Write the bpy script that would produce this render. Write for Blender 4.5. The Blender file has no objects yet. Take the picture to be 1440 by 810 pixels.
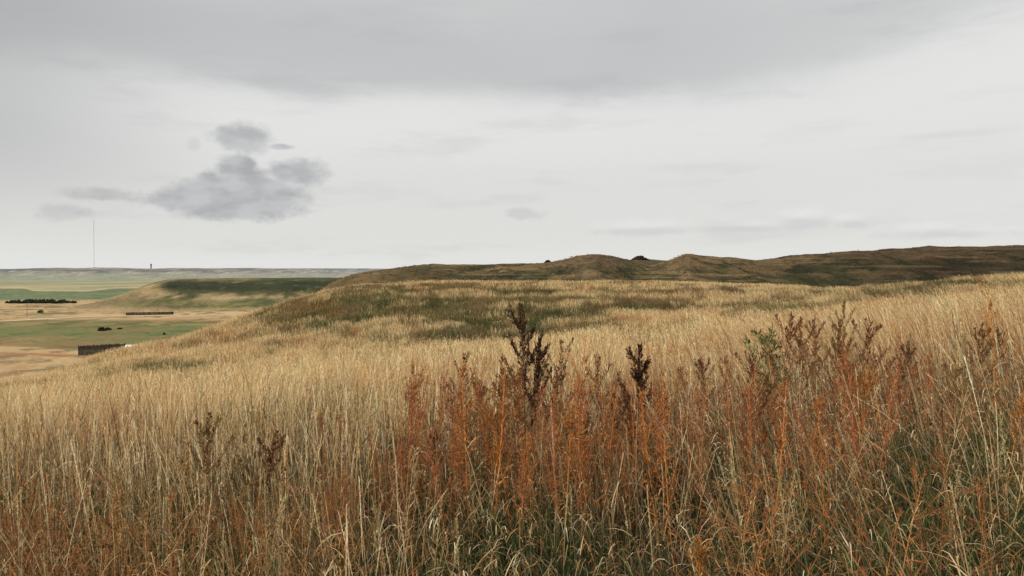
import bpy, math
import numpy as np
from math import radians, pi

C = bpy.context.scene.collection
F = 1120.0      # focal length of a 28 mm lens for a 1440 px wide frame
EYE = 1.6
HZ = 385.0
rng = np.random.default_rng(7)

# ------------------------------------------------------------------ noise
def _hash(ix, iy, seed):
    ix = ix.astype(np.int64); iy = iy.astype(np.int64)
    h = (ix * 374761393 + iy * 668265263 + seed * 974634777) & 0x7fffffff
    h = ((h ^ (h >> 13)) * 1274126177) & 0x7fffffff
    return ((h ^ (h >> 16)) & 0xffff) / 65535.0

def vnoise(x, y, seed=0):
    x = np.asarray(x, float); y = np.asarray(y, float)
    xi = np.floor(x); yi = np.floor(y); fx = x - xi; fy = y - yi
    fx = fx * fx * (3 - 2 * fx); fy = fy * fy * (3 - 2 * fy)
    a = _hash(xi, yi, seed); b = _hash(xi + 1, yi, seed)
    c = _hash(xi, yi + 1, seed); d = _hash(xi + 1, yi + 1, seed)
    return (a * (1 - fx) + b * fx) * (1 - fy) + (c * (1 - fx) + d * fx) * fy

def fbm(x, y, seed=0, octv=4, gain=0.5):
    s = 0; a = 1; t = 0
    for i in range(octv):
        s = s + a * vnoise(x * 2 ** i + 17.3 * i, y * 2 ** i - 9.1 * i, seed + i); t += a; a *= gain
    return s / t

def sstep(a, b, x):
    t = np.clip((x - a) / (b - a), 0, 1)
    return t * t * (3 - 2 * t)

def lin(c):
    return np.asarray(c, float)

# ------------------------------------------------------------------ terrain heights
# height above the photographer's feet, per bearing (column) and distance
KY = [0.5, 2, 5, 9, 14, 22, 35, 45, 55, 65, 75, 85, 95, 110, 130, 155, 180, 250, 400, 12000]
def col(pts):
    ys = np.array([p[0] for p in pts], float); zs = np.array([p[1] for p in pts], float)
    return lambda Y: np.interp(np.log(Y), np.log(ys), zs)
V = -25.0
COLS = {
 0:   [(.5,0),(2,0),(5,-.25),(9,-.7),(14,-1.35),(22,-2.35),(35,-3.7),(45,-4.9),(58,-7.5),(75,-12),(95,-16),(130,-22),(180,V),(12000,V)],
 150: [(.5,0),(2,0),(5,-.2),(9,-.6),(14,-1.2),(22,-2.15),(35,-3.1),(50,-3.85),(62,-4.45),(75,-7.5),(95,-13),(130,-20),(180,V),(12000,V)],
 300: [(.5,0),(2,0),(5,-.15),(9,-.55),(14,-1.0),(22,-1.8),(35,-2.5),(55,-3.05),(75,-3.4),(90,-5.5),(110,-9),(140,-16),(180,-22),(240,V),(12000,V)],
 370: [(.5,0),(2,0),(5,-.12),(9,-.5),(14,-.9),(22,-1.6),(35,-2.2),(55,-2.3),(75,-2.1),(90,-2.4),(110,-5),(130,-10),(180,-20),(240,V),(12000,V)],
 480: [(.5,0),(2,0),(5,-.1),(9,-.4),(14,-.8),(22,-1.4),(35,-1.9),(55,-1.35),(75,-.25),(95,.0),(110,-.3),(130,-2),(180,-10),(260,-22),(400,V),(12000,V)],
 600: [(.5,0),(2,0),(5,-.1),(9,-.35),(14,-.65),(22,-1.2),(35,-1.6),(55,-1.2),(75,-.45),(95,.2),(115,.25),(150,-1),(180,-4),(260,-15),(400,V),(12000,V)],
 750: [(.5,0),(2,0),(5,-.05),(9,-.25),(14,-.5),(22,-1.0),(32,-1.35),(42,-1.4),(55,-1.1),(75,-.4),(95,.15),(115,.25),(150,-1),(180,-4),(260,-12),(400,V),(12000,V)],
 950: [(.5,0),(2,0),(5,0),(9,-.15),(14,-.35),(22,-.7),(40,-.75),(55,-.55),(75,-.15),(95,.15),(115,.2),(150,-1),(180,-4),(260,-12),(400,V),(12000,V)],
 1120:[(.5,0),(2,0),(5,.05),(9,0),(14,-.15),(22,-.45),(40,-.4),(55,-.2),(75,.0),(95,.0),(115,-.6),(150,-2),(180,-4),(260,-12),(400,V),(12000,V)],
 1200:[(.5,0),(2,0),(5,.1),(9,.05),(14,0),(22,-.15),(35,0),(50,.4),(62,.4),(80,-.5),(115,-1.6),(150,-2.5),(180,-4),(260,-12),(400,V),(12000,V)],
 1440:[(.5,0),(2,0),(5,.2),(9,.25),(14,.3),(22,.4),(35,.6),(50,1.05),(62,1.2),(80,.4),(115,-1.6),(150,-2.5),(180,-4),(260,-12),(400,V),(12000,V)],
}
GX = np.linspace(-200, 1700, 191); GL = np.linspace(math.log(.5), math.log(12000), 400)
_T = np.stack([col(COLS[k])(np.exp(GL)) for k in sorted(COLS)])
_ks = np.array(sorted(COLS), float)
TAB = np.stack([np.interp(GX, _ks, _T[:, j]) for j in range(len(GL))], axis=1)
def _smooth(A, n, ax):
    k = np.hanning(n + 2)[1:-1]; k /= k.sum(); p = n // 2
    pad = [(0, 0), (0, 0)]; pad[ax] = (p, p)
    B = np.pad(A, pad, mode='edge')
    return np.apply_along_axis(lambda v: np.convolve(v, k, 'valid'), ax, B)
TAB = _smooth(_smooth(TAB, 9, 1), 13, 0)
LIM = radians(44)
def to_cols(X, Y):
    """bearing column and depth of a ground point (bearings past 44 deg blend round the back)"""
    D = np.hypot(X, Y); th = np.arctan2(X, Y)
    tc = np.clip(th, -LIM, LIM)
    over = np.abs(th) - LIM
    f = np.where(over > 0, np.clip(over / (pi - LIM), 0, 1) * .5, 0)
    px = 720 + F * np.tan(tc)
    px = px + (720 - px) * f * 2 * np.where(over > 0, 1, 0) * 1.0
    return px, np.maximum(D * np.cos(np.where(over > 0, LIM, tc)), .5)

def zg(X, Y, micro=True):
    X = np.asarray(X, float); Y = np.asarray(Y, float)
    px, d = to_cols(X, Y)
    u = np.clip((px - GX[0]) / (GX[1] - GX[0]), 0, len(GX) - 1.001)
    v = np.clip((np.log(d) - GL[0]) / (GL[1] - GL[0]), 0, len(GL) - 1.001)
    i = u.astype(int); j = v.astype(int); fu = u - i; fv = v - j
    z = (TAB[i, j] * (1 - fu) + TAB[i + 1, j] * fu) * (1 - fv) + (TAB[i, j + 1] * (1 - fu) + TAB[i + 1, j + 1] * fu) * fv
    if micro:
        amp = np.clip(d / 60, .08, 1) * (1 - sstep(150, 300, d))
        z = z + amp * .55 * (fbm(X / 9, Y / 9, 3, 4) - .5)
    return z

def proj(X, Y, Z):
    Yc = np.maximum(Y, .3)
    return 720 + F * X / Yc, HZ - F * (Z - EYE) / Yc

def at(px, Y):
    X = (px - 720) / F * Y
    return X, Y, float(zg(X, Y))

# ------------------------------------------------------------------ cover map: what grows where
# centre (image bearing, image height), radii, kind, strength; kinds: g green, r rust, b brown olive, d dark green
PATCH = [
 (250,523,55,7,'g',.7),(160,530,40,5,'b',.4),(395,490,35,9,'b',.6),(300,470,25,9,'r',.4),(345,462,20,6,'b',.4),
 (400,418,45,10,'r',.7),(370,432,30,9,'b',.8),(420,440,55,14,'b',.8),(450,430,28,8,'r',.9),(500,452,40,10,'g',.6),(455,470,45,9,'g',.8),
 (560,432,80,22,'b',.8),(520,415,70,9,'g',.5),(500,466,16,7,'r',.8),(600,448,70,14,'g',.6),(650,430,90,18,'b',.8),(690,460,85,19,'d',.9),
 (650,468,45,12,'d',.9),(600,405,60,5,'r',.3),(760,436,70,18,'d',.8),(800,425,70,16,'b',.9),(775,440,20,5,'g',1.),(830,450,60,10,'d',.7),
 (850,418,70,14,'b',.8),(900,432,70,12,'d',.6),(930,420,60,11,'b',.8),(1000,415,60,9,'b',.6),(880,458,30,6,'r',.6),(980,447,60,6,'r',.4),
 (1060,440,60,9,'b',.5),(1130,436,60,12,'g',.7),(1200,425,70,13,'b',.7),(1250,412,70,11,'d',.8),(1150,470,60,9,'b',.5),(1250,450,80,9,'r',.5),(1340,440,60,10,'b',.5),(1010,455,70,8,'b',.5),(1400,425,60,9,'r',.4),(1310,404,60,10,'b',.6),(1390,402,60,8,'g',.6),
 (1160,410,50,6,'d',.5),(1000,432,40,6,'b',.4),(1050,470,80,8,'r',.3),(620,482,60,6,'b',.4),(540,480,40,8,'b',.5),
 (640,436,270,40,'b',.98),(640,445,240,30,'g',.45),(460,436,110,34,'b',.95),(430,452,90,26,'g',.5),(890,424,140,22,'b',.9),(1040,430,120,20,'b',.55),(330,478,90,24,'b',.45),(200,520,120,14,'b',.35),(540,425,60,8,'d',.6),(620,425,50,7,'d',.6),(480,448,60,8,'d',.7),(590,462,60,9,'d',.7),(1230,402,150,8,'d',.6),(1180,418,110,12,'b',.6),(1340,410,110,8,'b',.5),(720,410,40,5,'g',.4),(860,398,60,3,'r',.3),
]
def cover(X, Y):
    """weights green, rust, brown, darkgreen in 0..1 for ground points within 130 m"""
    Z = zg(X, Y, False)
    px, py = proj(X, Y, Z)
    n1 = fbm(X / 3.2, Y / 6, 11, 4) - .5; n2 = fbm(X / 3.2 + 40, Y / 6 + 9, 21, 4) - .5
    W = {k: np.zeros_like(px) for k in 'grbd'}
    rough_ = fbm(X / .9, Y / 1.8, 27, 3)
    for cx, cy, rx, ry, k, s in PATCH:
        dd = np.hypot((px - cx) / (rx * 1.2), (py - 3 - cy) / (ry * 1.3)) + n1 * 2.2 + (rough_ - .5) * 1.3
        W[k] = np.maximum(W[k], s * (1 - sstep(.25, 1.35, dd)))
    far = sstep(20, 34, Y)
    sp = fbm(X / 1.3, Y / 2.6, 31, 3)
    W['g'] = np.maximum(W['g'] * far, .55 * sstep(.62, .75, sp))
    W['r'] = np.maximum(W['r'] * far, .5 * sstep(.62, .78, fbm(X / 1.7 + 5, Y / 3, 41, 3)))
    W['b'] = np.maximum(W['b'] * far, .4 * sstep(.55, .75, fbm(X / 2.4, Y / 5, 51, 3)))
    W['d'] = W['d'] * far
    return W, px, py

TAN = lin((.72, .53, .265)); TAN2 = lin((.53, .33, .14)); STRAW = lin((.90, .75, .48))
GRN = lin((.115, .125, .042)); DGR = lin((.048, .062, .024)); RST = lin((.34, .125, .045)); BRN = lin((.185, .125, .055))

def mix(a, b, t):
    t = np.asarray(t)[..., None]
    return a * (1 - t) + b * t

def ground_color(X, Y, Z):
    n = len(X)
    px, py = proj(X, Y, Z)
    big = fbm(X / 40, Y / 40, 61, 4); fine = fbm(X / 2.0, Y / 3.0, 62, 4)
    W, _, _ = cover(X, Y)
    c = mix(TAN * .62, TAN2 * .75, fine)
    c = mix(c, BRN, W['b'] * .85); c = mix(c, GRN, W['g'] * .85); c = mix(c, RST * .7, W['r'] * .6); c = mix(c, DGR, W['d'] * .9)
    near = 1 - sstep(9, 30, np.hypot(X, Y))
    soil = mix(lin((.018, .016, .010)), lin((.04, .03, .018)), fine)  # dark soil, deepened further as painted shade in the gaps between stems
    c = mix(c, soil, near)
    # ---- valley floor and plain, by distance
    D = Y
    ws = (fbm(X / 60, Y / 90, 71, 4) - .5)
    wpy = py + ws * 3.0 * np.clip((py - 385) / 30, .15, 1.6)
    ff = sstep(900, 1800, D)
    f1 = fbm(X / 38, Y / 60, 72, 6, .62) * (1 - ff) + fbm(X / 260, Y / 700, 74, 6, .62) * ff
    f2 = fbm(X / 9, Y / 16, 73, 5, .6) * (1 - ff) + fbm(X / 90, Y / 260, 76, 5, .6) * ff
    valtan = mix(lin((.40, .295, .16)), lin((.27, .185, .095)), np.clip(f1 * 1.5 - .35, 0, 1))
    olive = mix(lin((.12, .125, .05)), lin((.19, .155, .07)), sstep(.42, .62, f1))
    olive = mix(olive, lin((.065, .085, .032)), .8 * sstep(.50, .64, f2))
    olive = mix(olive, lin((.2, .11, .06)), .5 * sstep(.55, .65, fbm(X / 14, Y / 14, 78, 5)))
    v = valtan.copy(); v = mix(v, lin((.14, .12, .06)), .75 * sstep(.52, .66, f2)); v = mix(v, lin((.30, .18, .095)), .5 * sstep(.55, .66, fbm(X / 20 + 4, Y / 30, 77, 5)))
    v = mix(v, lin((.22, .08, .045)), .8 * np.exp(-((wpy - 495.5 - (px) * .035 + (f2 - .5) * 7) / 1.7) ** 2) * (1 - sstep(105, 135, px)) * sstep(.35, .55, f1 + .08))          # rusty bank
    v = mix(v, lin((.15, .09, .05)), .5 * sstep(.55, .7, f2))
    fieldm = sstep(450, 453, wpy) * (1 - sstep(484.5, 487.5, wpy - np.clip(px, 0, 120) * .03))
    v = mix(v, olive, fieldm)
    v = mix(v, lin((.2, .11, .055)), .4 * fieldm * sstep(480, 487, wpy) )
    v = mix(v, lin((.2, .10, .06)), .5 * np.exp(-((wpy - 451) / 1.5) ** 2))
    v = mix(v, lin((.13, .15, .08)), .7 * np.exp(-((wpy - 446) / 1.6) ** 2) * sstep(30, 60, px) * (1 - sstep(130, 190, px)))
    v = mix(v, lin((.10, .085, .045)), .7 * sstep(.55, .62, fbm(X / 30, Y / 6, 75, 3)) * (wpy > 428) * (wpy < 445) * (px < 110))
    top = 406 + 4 * sstep(30, 55, px) - 4 * sstep(120, 170, px)
    gf = sstep(top - .5, top + .5, wpy) * (1 - sstep(421.5, 422.5, wpy))
    v = mix(v, mix(lin((.085, .115, .06)), lin((.135, .155, .085)), sstep(.4, .6, f2)), gf)
    up = 1 - sstep(top - 1.5, top - .5, wpy)
    plain = mix(lin((.28, .25, .15)), lin((.20, .21, .13)), sstep(.4, .6, f1))
    plain = mix(plain, lin((.13, .15, .09)), .6 * sstep(.5, .62, f2))
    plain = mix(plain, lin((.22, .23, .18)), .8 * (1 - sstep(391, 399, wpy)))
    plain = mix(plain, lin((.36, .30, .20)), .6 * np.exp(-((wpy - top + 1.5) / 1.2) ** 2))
    v = mix(v, plain, up)
    vm = sstep(-12, -18, Z) if False else 1 - sstep(-21, -13, Z)
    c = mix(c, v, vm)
    return np.clip(c, 0.005, 1)

# ------------------------------------------------------------------ mesh helpers
def new_mesh(name, V_, Q, col=None, smooth=True):
    me = bpy.data.meshes.new(name)
    V_ = np.ascontiguousarray(V_, np.float32); Q = np.ascontiguousarray(Q, np.int32)
    me.vertices.add(len(V_)); me.vertices.foreach_set('co', V_.ravel())
    k = Q.shape[1]
    me.loops.add(Q.size); me.loops.foreach_set('vertex_index', Q.ravel())
    me.polygons.add(len(Q)); me.polygons.foreach_set('loop_start', np.arange(0, Q.size, k, dtype=np.int32))
    me.polygons.foreach_set('use_smooth', np.full(len(Q), smooth))
    if col is not None:
        a = me.color_attributes.new('Col', 'FLOAT_COLOR', 'POINT')
        rgba = np.ones((len(V_), 4), np.float32); rgba[:, :3] = col
        a.data.foreach_set('color', rgba.ravel())
    me.update(calc_edges=True)
    return me

def obj(name, me, mat=None, parent=None):
    o = bpy.data.objects.new(name, me); C.objects.link(o)
    if mat and not me.materials: me.materials.append(mat)
    if parent: o.parent = parent
    return o
def tag(o, label=None, cat=None, group=None, kind=None):
    if label: o['label'] = label
    if cat: o['category'] = cat
    if group: o['group'] = group
    if kind: o['kind'] = kind
    return o
def empty(name, loc, rz=0, sc=1):
    o = bpy.data.objects.new(name, None); C.objects.link(o)
    o.location = loc; o.rotation_euler = (0, 0, rz); o.scale = (sc, sc, sc); o.empty_display_size = .2
    return o

# ------------------------------------------------------------------ materials
def nmat(name):
    m = bpy.data.materials.new(name); m.use_nodes = True
    nt = m.node_tree; nt.nodes.clear()
    out = nt.nodes.new('ShaderNodeOutputMaterial')
    return m, nt, out
def N(nt, t, **kw):
    n = nt.nodes.new(t)
    for k, v in kw.items(): setattr(n, k, v)
    return n
def mat_veg(name, transl=.35, rough=.75, var=.25):
    m, nt, out = nmat(name)
    at_ = N(nt, 'ShaderNodeAttribute', attribute_name='Col')
    tc = N(nt, 'ShaderNodeTexCoord'); no = N(nt, 'ShaderNodeTexNoise'); no.inputs['Scale'].default_value = 60
    nt.links.new(tc.outputs['Object'], no.inputs['Vector'])
    mr = N(nt, 'ShaderNodeMapRange'); mr.inputs['To Min'].default_value = 1 - var; mr.inputs['To Max'].default_value = 1 + var
    nt.links.new(no.outputs['Fac'], mr.inputs['Value'])
    mu = N(nt, 'ShaderNodeVectorMath', operation='SCALE')
    nt.links.new(at_.outputs['Color'], mu.inputs[0]); nt.links.new(mr.outputs[0], mu.inputs['Scale'])
    p = N(nt, 'ShaderNodeBsdfPrincipled'); p.inputs['Roughness'].default_value = rough; p.inputs['Specular IOR Level'].default_value = .15
    tr = N(nt, 'ShaderNodeBsdfTranslucent'); mx = N(nt, 'ShaderNodeMixShader'); mx.inputs[0].default_value = transl
    nt.links.new(mu.outputs[0], p.inputs['Base Color']); nt.links.new(mu.outputs[0], tr.inputs['Color'])
    nt.links.new(p.outputs[0], mx.inputs[1]); nt.links.new(tr.outputs[0], mx.inputs[2]); nt.links.new(mx.outputs[0], out.inputs[0])
    return m
def mat_land(name, scales=(.4, 3.0), amt=.45, bump=.3, bdist=.3, stretch=(1, 1, 1)):
    """vertex colour broken up by noise of two sizes, with bump"""
    m, nt, out = nmat(name)
    a = N(nt, 'ShaderNodeAttribute', attribute_name='Col')
    tc = N(nt, 'ShaderNodeTexCoord'); mp = N(nt, 'ShaderNodeMapping'); mp.inputs['Scale'].default_value = stretch
    nt.links.new(tc.outputs['Object'], mp.inputs['Vector'])
    n1 = N(nt, 'ShaderNodeTexNoise'); n1.inputs['Scale'].default_value = scales[0]; n1.inputs['Detail'].default_value = 6; n1.inputs['Roughness'].default_value = .65
    n2 = N(nt, 'ShaderNodeTexNoise'); n2.inputs['Scale'].default_value = scales[1]; n2.inputs['Detail'].default_value = 5; n2.inputs['Roughness'].default_value = .7
    for n in (n1, n2): nt.links.new(mp.outputs[0], n.inputs['Vector'])
    ad = N(nt, 'ShaderNodeMath', operation='ADD'); nt.links.new(n1.outputs['Fac'], ad.inputs[0]); nt.links.new(n2.outputs['Fac'], ad.inputs[1])
    mr = N(nt, 'ShaderNodeMapRange'); mr.inputs['From Min'].default_value = .7; mr.inputs['From Max'].default_value = 1.3
    mr.inputs['To Min'].default_value = 1 - amt; mr.inputs['To Max'].default_value = 1 + amt
    nt.links.new(ad.outputs[0], mr.inputs['Value'])
    mu = N(nt, 'ShaderNodeVectorMath', operation='SCALE')
    nt.links.new(a.outputs['Color'], mu.inputs[0]); nt.links.new(mr.outputs[0], mu.inputs['Scale'])
    p = N(nt, 'ShaderNodeBsdfPrincipled'); p.inputs['Roughness'].default_value = .95; p.inputs['Specular IOR Level'].default_value = .05
    bp = N(nt, 'ShaderNodeBump'); bp.inputs['Strength'].default_value = bump; bp.inputs['Distance'].default_value = bdist
    nt.links.new(ad.outputs[0], bp.inputs['Height']); nt.links.new(bp.outputs[0], p.inputs['Normal'])
    nt.links.new(mu.outputs[0], p.inputs['Base Color']); nt.links.new(p.outputs[0], out.inputs[0])
    return m
def mat_plain(name, c, rough=.8, var=.2, scale=3, metal=0):
    m, nt, out = nmat(name)
    tc = N(nt, 'ShaderNodeTexCoord'); no = N(nt, 'ShaderNodeTexNoise'); no.inputs['Scale'].default_value = scale; no.inputs['Detail'].default_value = 6
    nt.links.new(tc.outputs['Object'], no.inputs['Vector'])
    cr = N(nt, 'ShaderNodeValToRGB')
    cr.color_ramp.elements[0].color = (*[x * (1 - var) for x in c], 1); cr.color_ramp.elements[1].color = (*[min(1, x * (1 + var)) for x in c], 1)
    cr.color_ramp.elements[0].position = .3; cr.color_ramp.elements[1].position = .7
    nt.links.new(no.outputs['Fac'], cr.inputs[0])
    p = N(nt, 'ShaderNodeBsdfPrincipled'); p.inputs['Roughness'].default_value = rough; p.inputs['Metallic'].default_value = metal
    nt.links.new(cr.outputs[0], p.inputs['Base Color']); nt.links.new(p.outputs[0], out.inputs[0])
    return m
M_GROUND = mat_land('ground_cover', (.5, 6.0), .35, .35, .12)
M_HILL = mat_land('hill_turf', (.06, .6), .5, .8, 1.2, (1, .5, 1.5))
M_KNOLL = mat_land('knoll_turf', (.03, .3), .45, .7, 2.0)
M_MESA = mat_land('mesa_slopes', (.004, .03), .22, .6, 12)
M_GRASS = mat_veg('dry_grass_blades', .38)
M_WEED = mat_veg('weed_stalks', .22)

# ------------------------------------------------------------------ ground sheet
th = np.concatenate([np.linspace(-180, -60, 40, endpoint=False), np.linspace(-60, -36, 60, endpoint=False),
                     np.linspace(-36, 36, 861, endpoint=False), np.linspace(36, 60, 60, endpoint=False), np.linspace(60, 180, 40, endpoint=False)])
th = np.radians(th)
rr = np.geomspace(1.0, 14000, 760)
TH, RR = np.meshgrid(th, rr, indexing='xy')
X = (RR * np.sin(TH)).ravel(); Y = (RR * np.cos(TH)).ravel()
Z = zg(X, Y)
nt_, nr_ = len(th), len(rr)
idx = np.arange(nt_ * nr_).reshape(nr_, nt_)
nx = np.roll(idx, -1, axis=1)
Q = np.stack([idx[:-1], nx[:-1], nx[1:], idx[1:]], -1).reshape(-1, 4)[:, ::-1]
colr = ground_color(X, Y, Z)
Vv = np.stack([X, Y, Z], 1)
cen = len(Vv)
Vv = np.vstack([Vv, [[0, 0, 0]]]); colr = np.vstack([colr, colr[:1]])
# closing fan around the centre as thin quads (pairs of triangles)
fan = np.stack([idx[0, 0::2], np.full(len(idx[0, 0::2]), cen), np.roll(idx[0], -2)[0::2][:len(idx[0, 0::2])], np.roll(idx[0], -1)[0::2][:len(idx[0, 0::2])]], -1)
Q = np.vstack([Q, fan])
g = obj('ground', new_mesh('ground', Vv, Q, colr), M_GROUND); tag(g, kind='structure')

# ------------------------------------------------------------------ hills
def hill(name, sil, fronty, cresty, backy, frontz, backz, mat, colf, noise, nx_=700, ny_=160, px0=None, px1=None, sharp=1.0):
    sx = np.array([s[0] for s in sil], float); sy = np.array([s[1] for s in sil], float)
    p0 = px0 if px0 is not None else sx[0]; p1 = px1 if px1 is not None else sx[-1]
    P = np.linspace(p0, p1, nx_)
    # smooth silhouette
    top = np.interp(P, sx, sy); k = np.hanning(max(5, nx_ // 110) | 1); k /= k.sum()
    top = np.convolve(np.pad(top, len(k) // 2, mode='edge'), k, 'valid')
    fy = np.interp(P, *zip(*fronty)); cy = np.interp(P, *zip(*cresty)); by = np.interp(P, *zip(*backy))
    fz = np.interp(P, *zip(*frontz)); bz = np.interp(P, *zip(*backz))
    t = np.concatenate([np.linspace(0, 1, int(ny_ * .7), endpoint=False), np.linspace(1, 2, ny_ - int(ny_ * .7))])
    PP, TT = np.meshgrid(P, t)
    fyg, cyg, byg = fy[None, :], cy[None, :], by[None, :]
    Yg = np.where(TT <= 1, fyg + (cyg - fyg) * TT, cyg + (byg - cyg) * (TT - 1))
    cz = (EYE + (HZ - top) / F * cy)[None, :]
    a = np.clip(TT, 0, 1); b = np.clip(TT - 1, 0, 1)
    prof = np.sin(a * pi / 2) ** sharp
    Zg = np.where(TT <= 1, fz[None, :] + (cz - fz[None, :]) * prof, cz + (bz[None, :] - cz) * b * b * (3 - 2 * b))
    Xg = (PP - 720) / F * Yg
    Zg = Zg + noise(Xg, Yg, PP, TT)
    n = Xg.size; idx = np.arange(n).reshape(Xg.shape)
    Q = np.stack([idx[:-1, :-1], idx[:-1, 1:], idx[1:, 1:], idx[1:, :-1]], -1).reshape(-1, 4)
    c = colf(Xg.ravel(), Yg.ravel(), Zg.ravel(), TT.ravel())
    o = obj(name, new_mesh(name, np.stack([Xg.ravel(), Yg.ravel(), Zg.ravel()], 1), Q, np.clip(c, .004, 1)), mat)
    tag(o, kind='structure'); return o, (Xg, Yg, Zg)

# rolling hills behind the meadow, cloud shadow painted into their dark colour
def nz1(X, Y, P, T):
    env = np.sin(np.clip(T, 0, 1) * pi) * .9 + .05
    r = 1 - np.abs(2 * fbm(X / 38, Y / 60, 81, 4) - 1)
    return env * ((r - .8) * 2.2 + (fbm(X / 12, Y / 16, 82, 4) - .5) * 3.0) + (fbm(X / 3, Y / 4, 83, 3) - .5) * .5
def c1(X, Y, Z, T):
    px, py = proj(X, Y, Z)
    f = fbm(X / 11, Y / 14, 91, 6, .62); f2 = fbm(X / 3.5, Y / 7, 92, 5, .6); f3 = fbm(X / 22, Y / 25, 93, 5, .6)
    brown = lin((.17, .115, .06)); green = lin((.062, .060, .026)); rust = lin((.12, .055, .032)); tan = lin((.24, .17, .085)); dk = lin((.03, .032, .016))
    c = mix(brown, green, sstep(.40, .62, f + (py - 378) * .010))
    c = mix(c, rust, .7 * sstep(.56, .7, f3) * sstep(1000, 1150, px))
    c = mix(c, rust, .35 * (1 - sstep(700, 800, px)) * sstep(.5, .65, f3))
    c = mix(c, dk, .75 * sstep(.52, .66, f2)); c = mix(c, tan, .35 * sstep(.53, .68, fbm(X / 4 + 3, Y / 6, 96, 5, .6)))
    c = mix(c, brown, .7 * (1 - sstep(520, 620, px)))
    right = sstep(1020, 1300, px)
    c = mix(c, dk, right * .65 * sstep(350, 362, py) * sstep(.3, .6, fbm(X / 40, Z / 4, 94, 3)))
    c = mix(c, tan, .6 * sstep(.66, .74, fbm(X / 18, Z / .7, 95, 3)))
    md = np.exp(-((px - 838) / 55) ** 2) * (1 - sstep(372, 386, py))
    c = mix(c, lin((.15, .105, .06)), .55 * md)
    c = c * (.68 - .28 * sstep(950, 1280, px) * (1 - .7 * sstep(.9, .98, T)))[:, None]  # painted cloud shadow, deeper towards the right, eased at the crest
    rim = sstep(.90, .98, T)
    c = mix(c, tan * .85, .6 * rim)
    return c
silA = [(425,432),(445,412),(465,399),(480,391.5),(495,386),(520,381),(545,378),(575,374.5),(600,372.5),(640,372.5),(690,373),(735,371),(765,370.5),(790,367.5),(810,362),(838,357.4),(862,360),(880,365),
        (900,370),(913,374),(930,370),(948,364.5),(962,358.6),(970,357),(980,359.5),(1005,361.5),(1030,363.5),(1062,366),(1085,365),(1110,362),(1150,358),(1180,355.5),(1225,354.5),(1260,352),(1300,350),
        (1350,349),(1440,347.5),(1600,348),(1750,352)]
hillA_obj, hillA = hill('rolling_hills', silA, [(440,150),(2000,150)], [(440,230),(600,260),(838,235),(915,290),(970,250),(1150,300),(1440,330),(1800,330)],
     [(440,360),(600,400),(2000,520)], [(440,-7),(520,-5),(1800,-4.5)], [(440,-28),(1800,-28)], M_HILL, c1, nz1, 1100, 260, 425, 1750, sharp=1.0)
# low ridge in the saddle between the two mounds
silB = [(850,380),(872,370),(884,366),(892,363.5),(905,363.5),(915,365),(930,366),(945,366.5),(990,368),(1020,372)]
hillB, _ = hill('saddle_ridge', silB, [(0,290),(2000,290)], [(0,345),(2000,345)], [(0,420),(2000,420)], [(0,0.),(2000,0.)], [(0,-20),(2000,-20)],
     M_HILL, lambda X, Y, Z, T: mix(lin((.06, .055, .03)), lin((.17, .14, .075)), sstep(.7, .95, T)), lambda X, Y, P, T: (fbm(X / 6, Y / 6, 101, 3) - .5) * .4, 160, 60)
# green topped knoll in the valley
def nz2(X, Y, P, T):
    return np.sin(np.clip(T, 0, 1) * pi) ** 1 * ((fbm(X / 45, Y / 60, 111, 4) - .5) * 7) + (fbm(X / 9, Y / 9, 112, 3) - .5) * .5
def c2(X, Y, Z, T):
    px, py = proj(X, Y, Z)
    f = fbm(X / 25, Y / 40, 113, 6, .6); f2 = fbm(X / 8, Y / 14, 114, 5, .6)
    tan = lin((.27, .20, .11)); green = lin((.072, .076, .034)); dk = lin((.028, .032, .018))
    c = mix(green, tan, sstep(.45, .65, f))
    core = np.exp(-(((py - 402) / 9) ** 2)) * sstep(205, 250, px)
    c = mix(c, green, core * .9); c = mix(c, dk, np.clip(core * 1.2 * sstep(.2, .5, f2), 0, .95))
    c = mix(c, mix(tan, lin((.2, .14, .08)), f2), (1 - sstep(170, 240, px)) * .75)
    c = mix(c, lin((.08, .09, .035)), .6 * sstep(418, 425, py) * (1 - sstep(430, 436, py)) * sstep(120, 200, px))
    c = mix(c, tan, sstep(430, 437, py) * .9)
    c = mix(c, lin((.13, .12, .055)), .6 * sstep(.93, .99, T))
    return c
silK = [(20,446),(60,440),(100,433),(140,424),(170,414),(195,405),(215,397.5),(235,393.5),(260,392),(300,391.5),(360,391),(420,390.5),(480,390),(560,389.5),(700,389)]
hillK, _ = hill('green_knoll', silK, [(20,545),(120,540),(240,560),(700,560)], [(20,560),(120,620),(240,700),(700,780)], [(20,620),(120,740),(240,900),(700,1000)],
     [(20,V-.5),(700,V-.5)], [(20,V-3),(700,V-3)], M_KNOLL, c2, nz2, 700, 200, sharp=.9)
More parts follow.
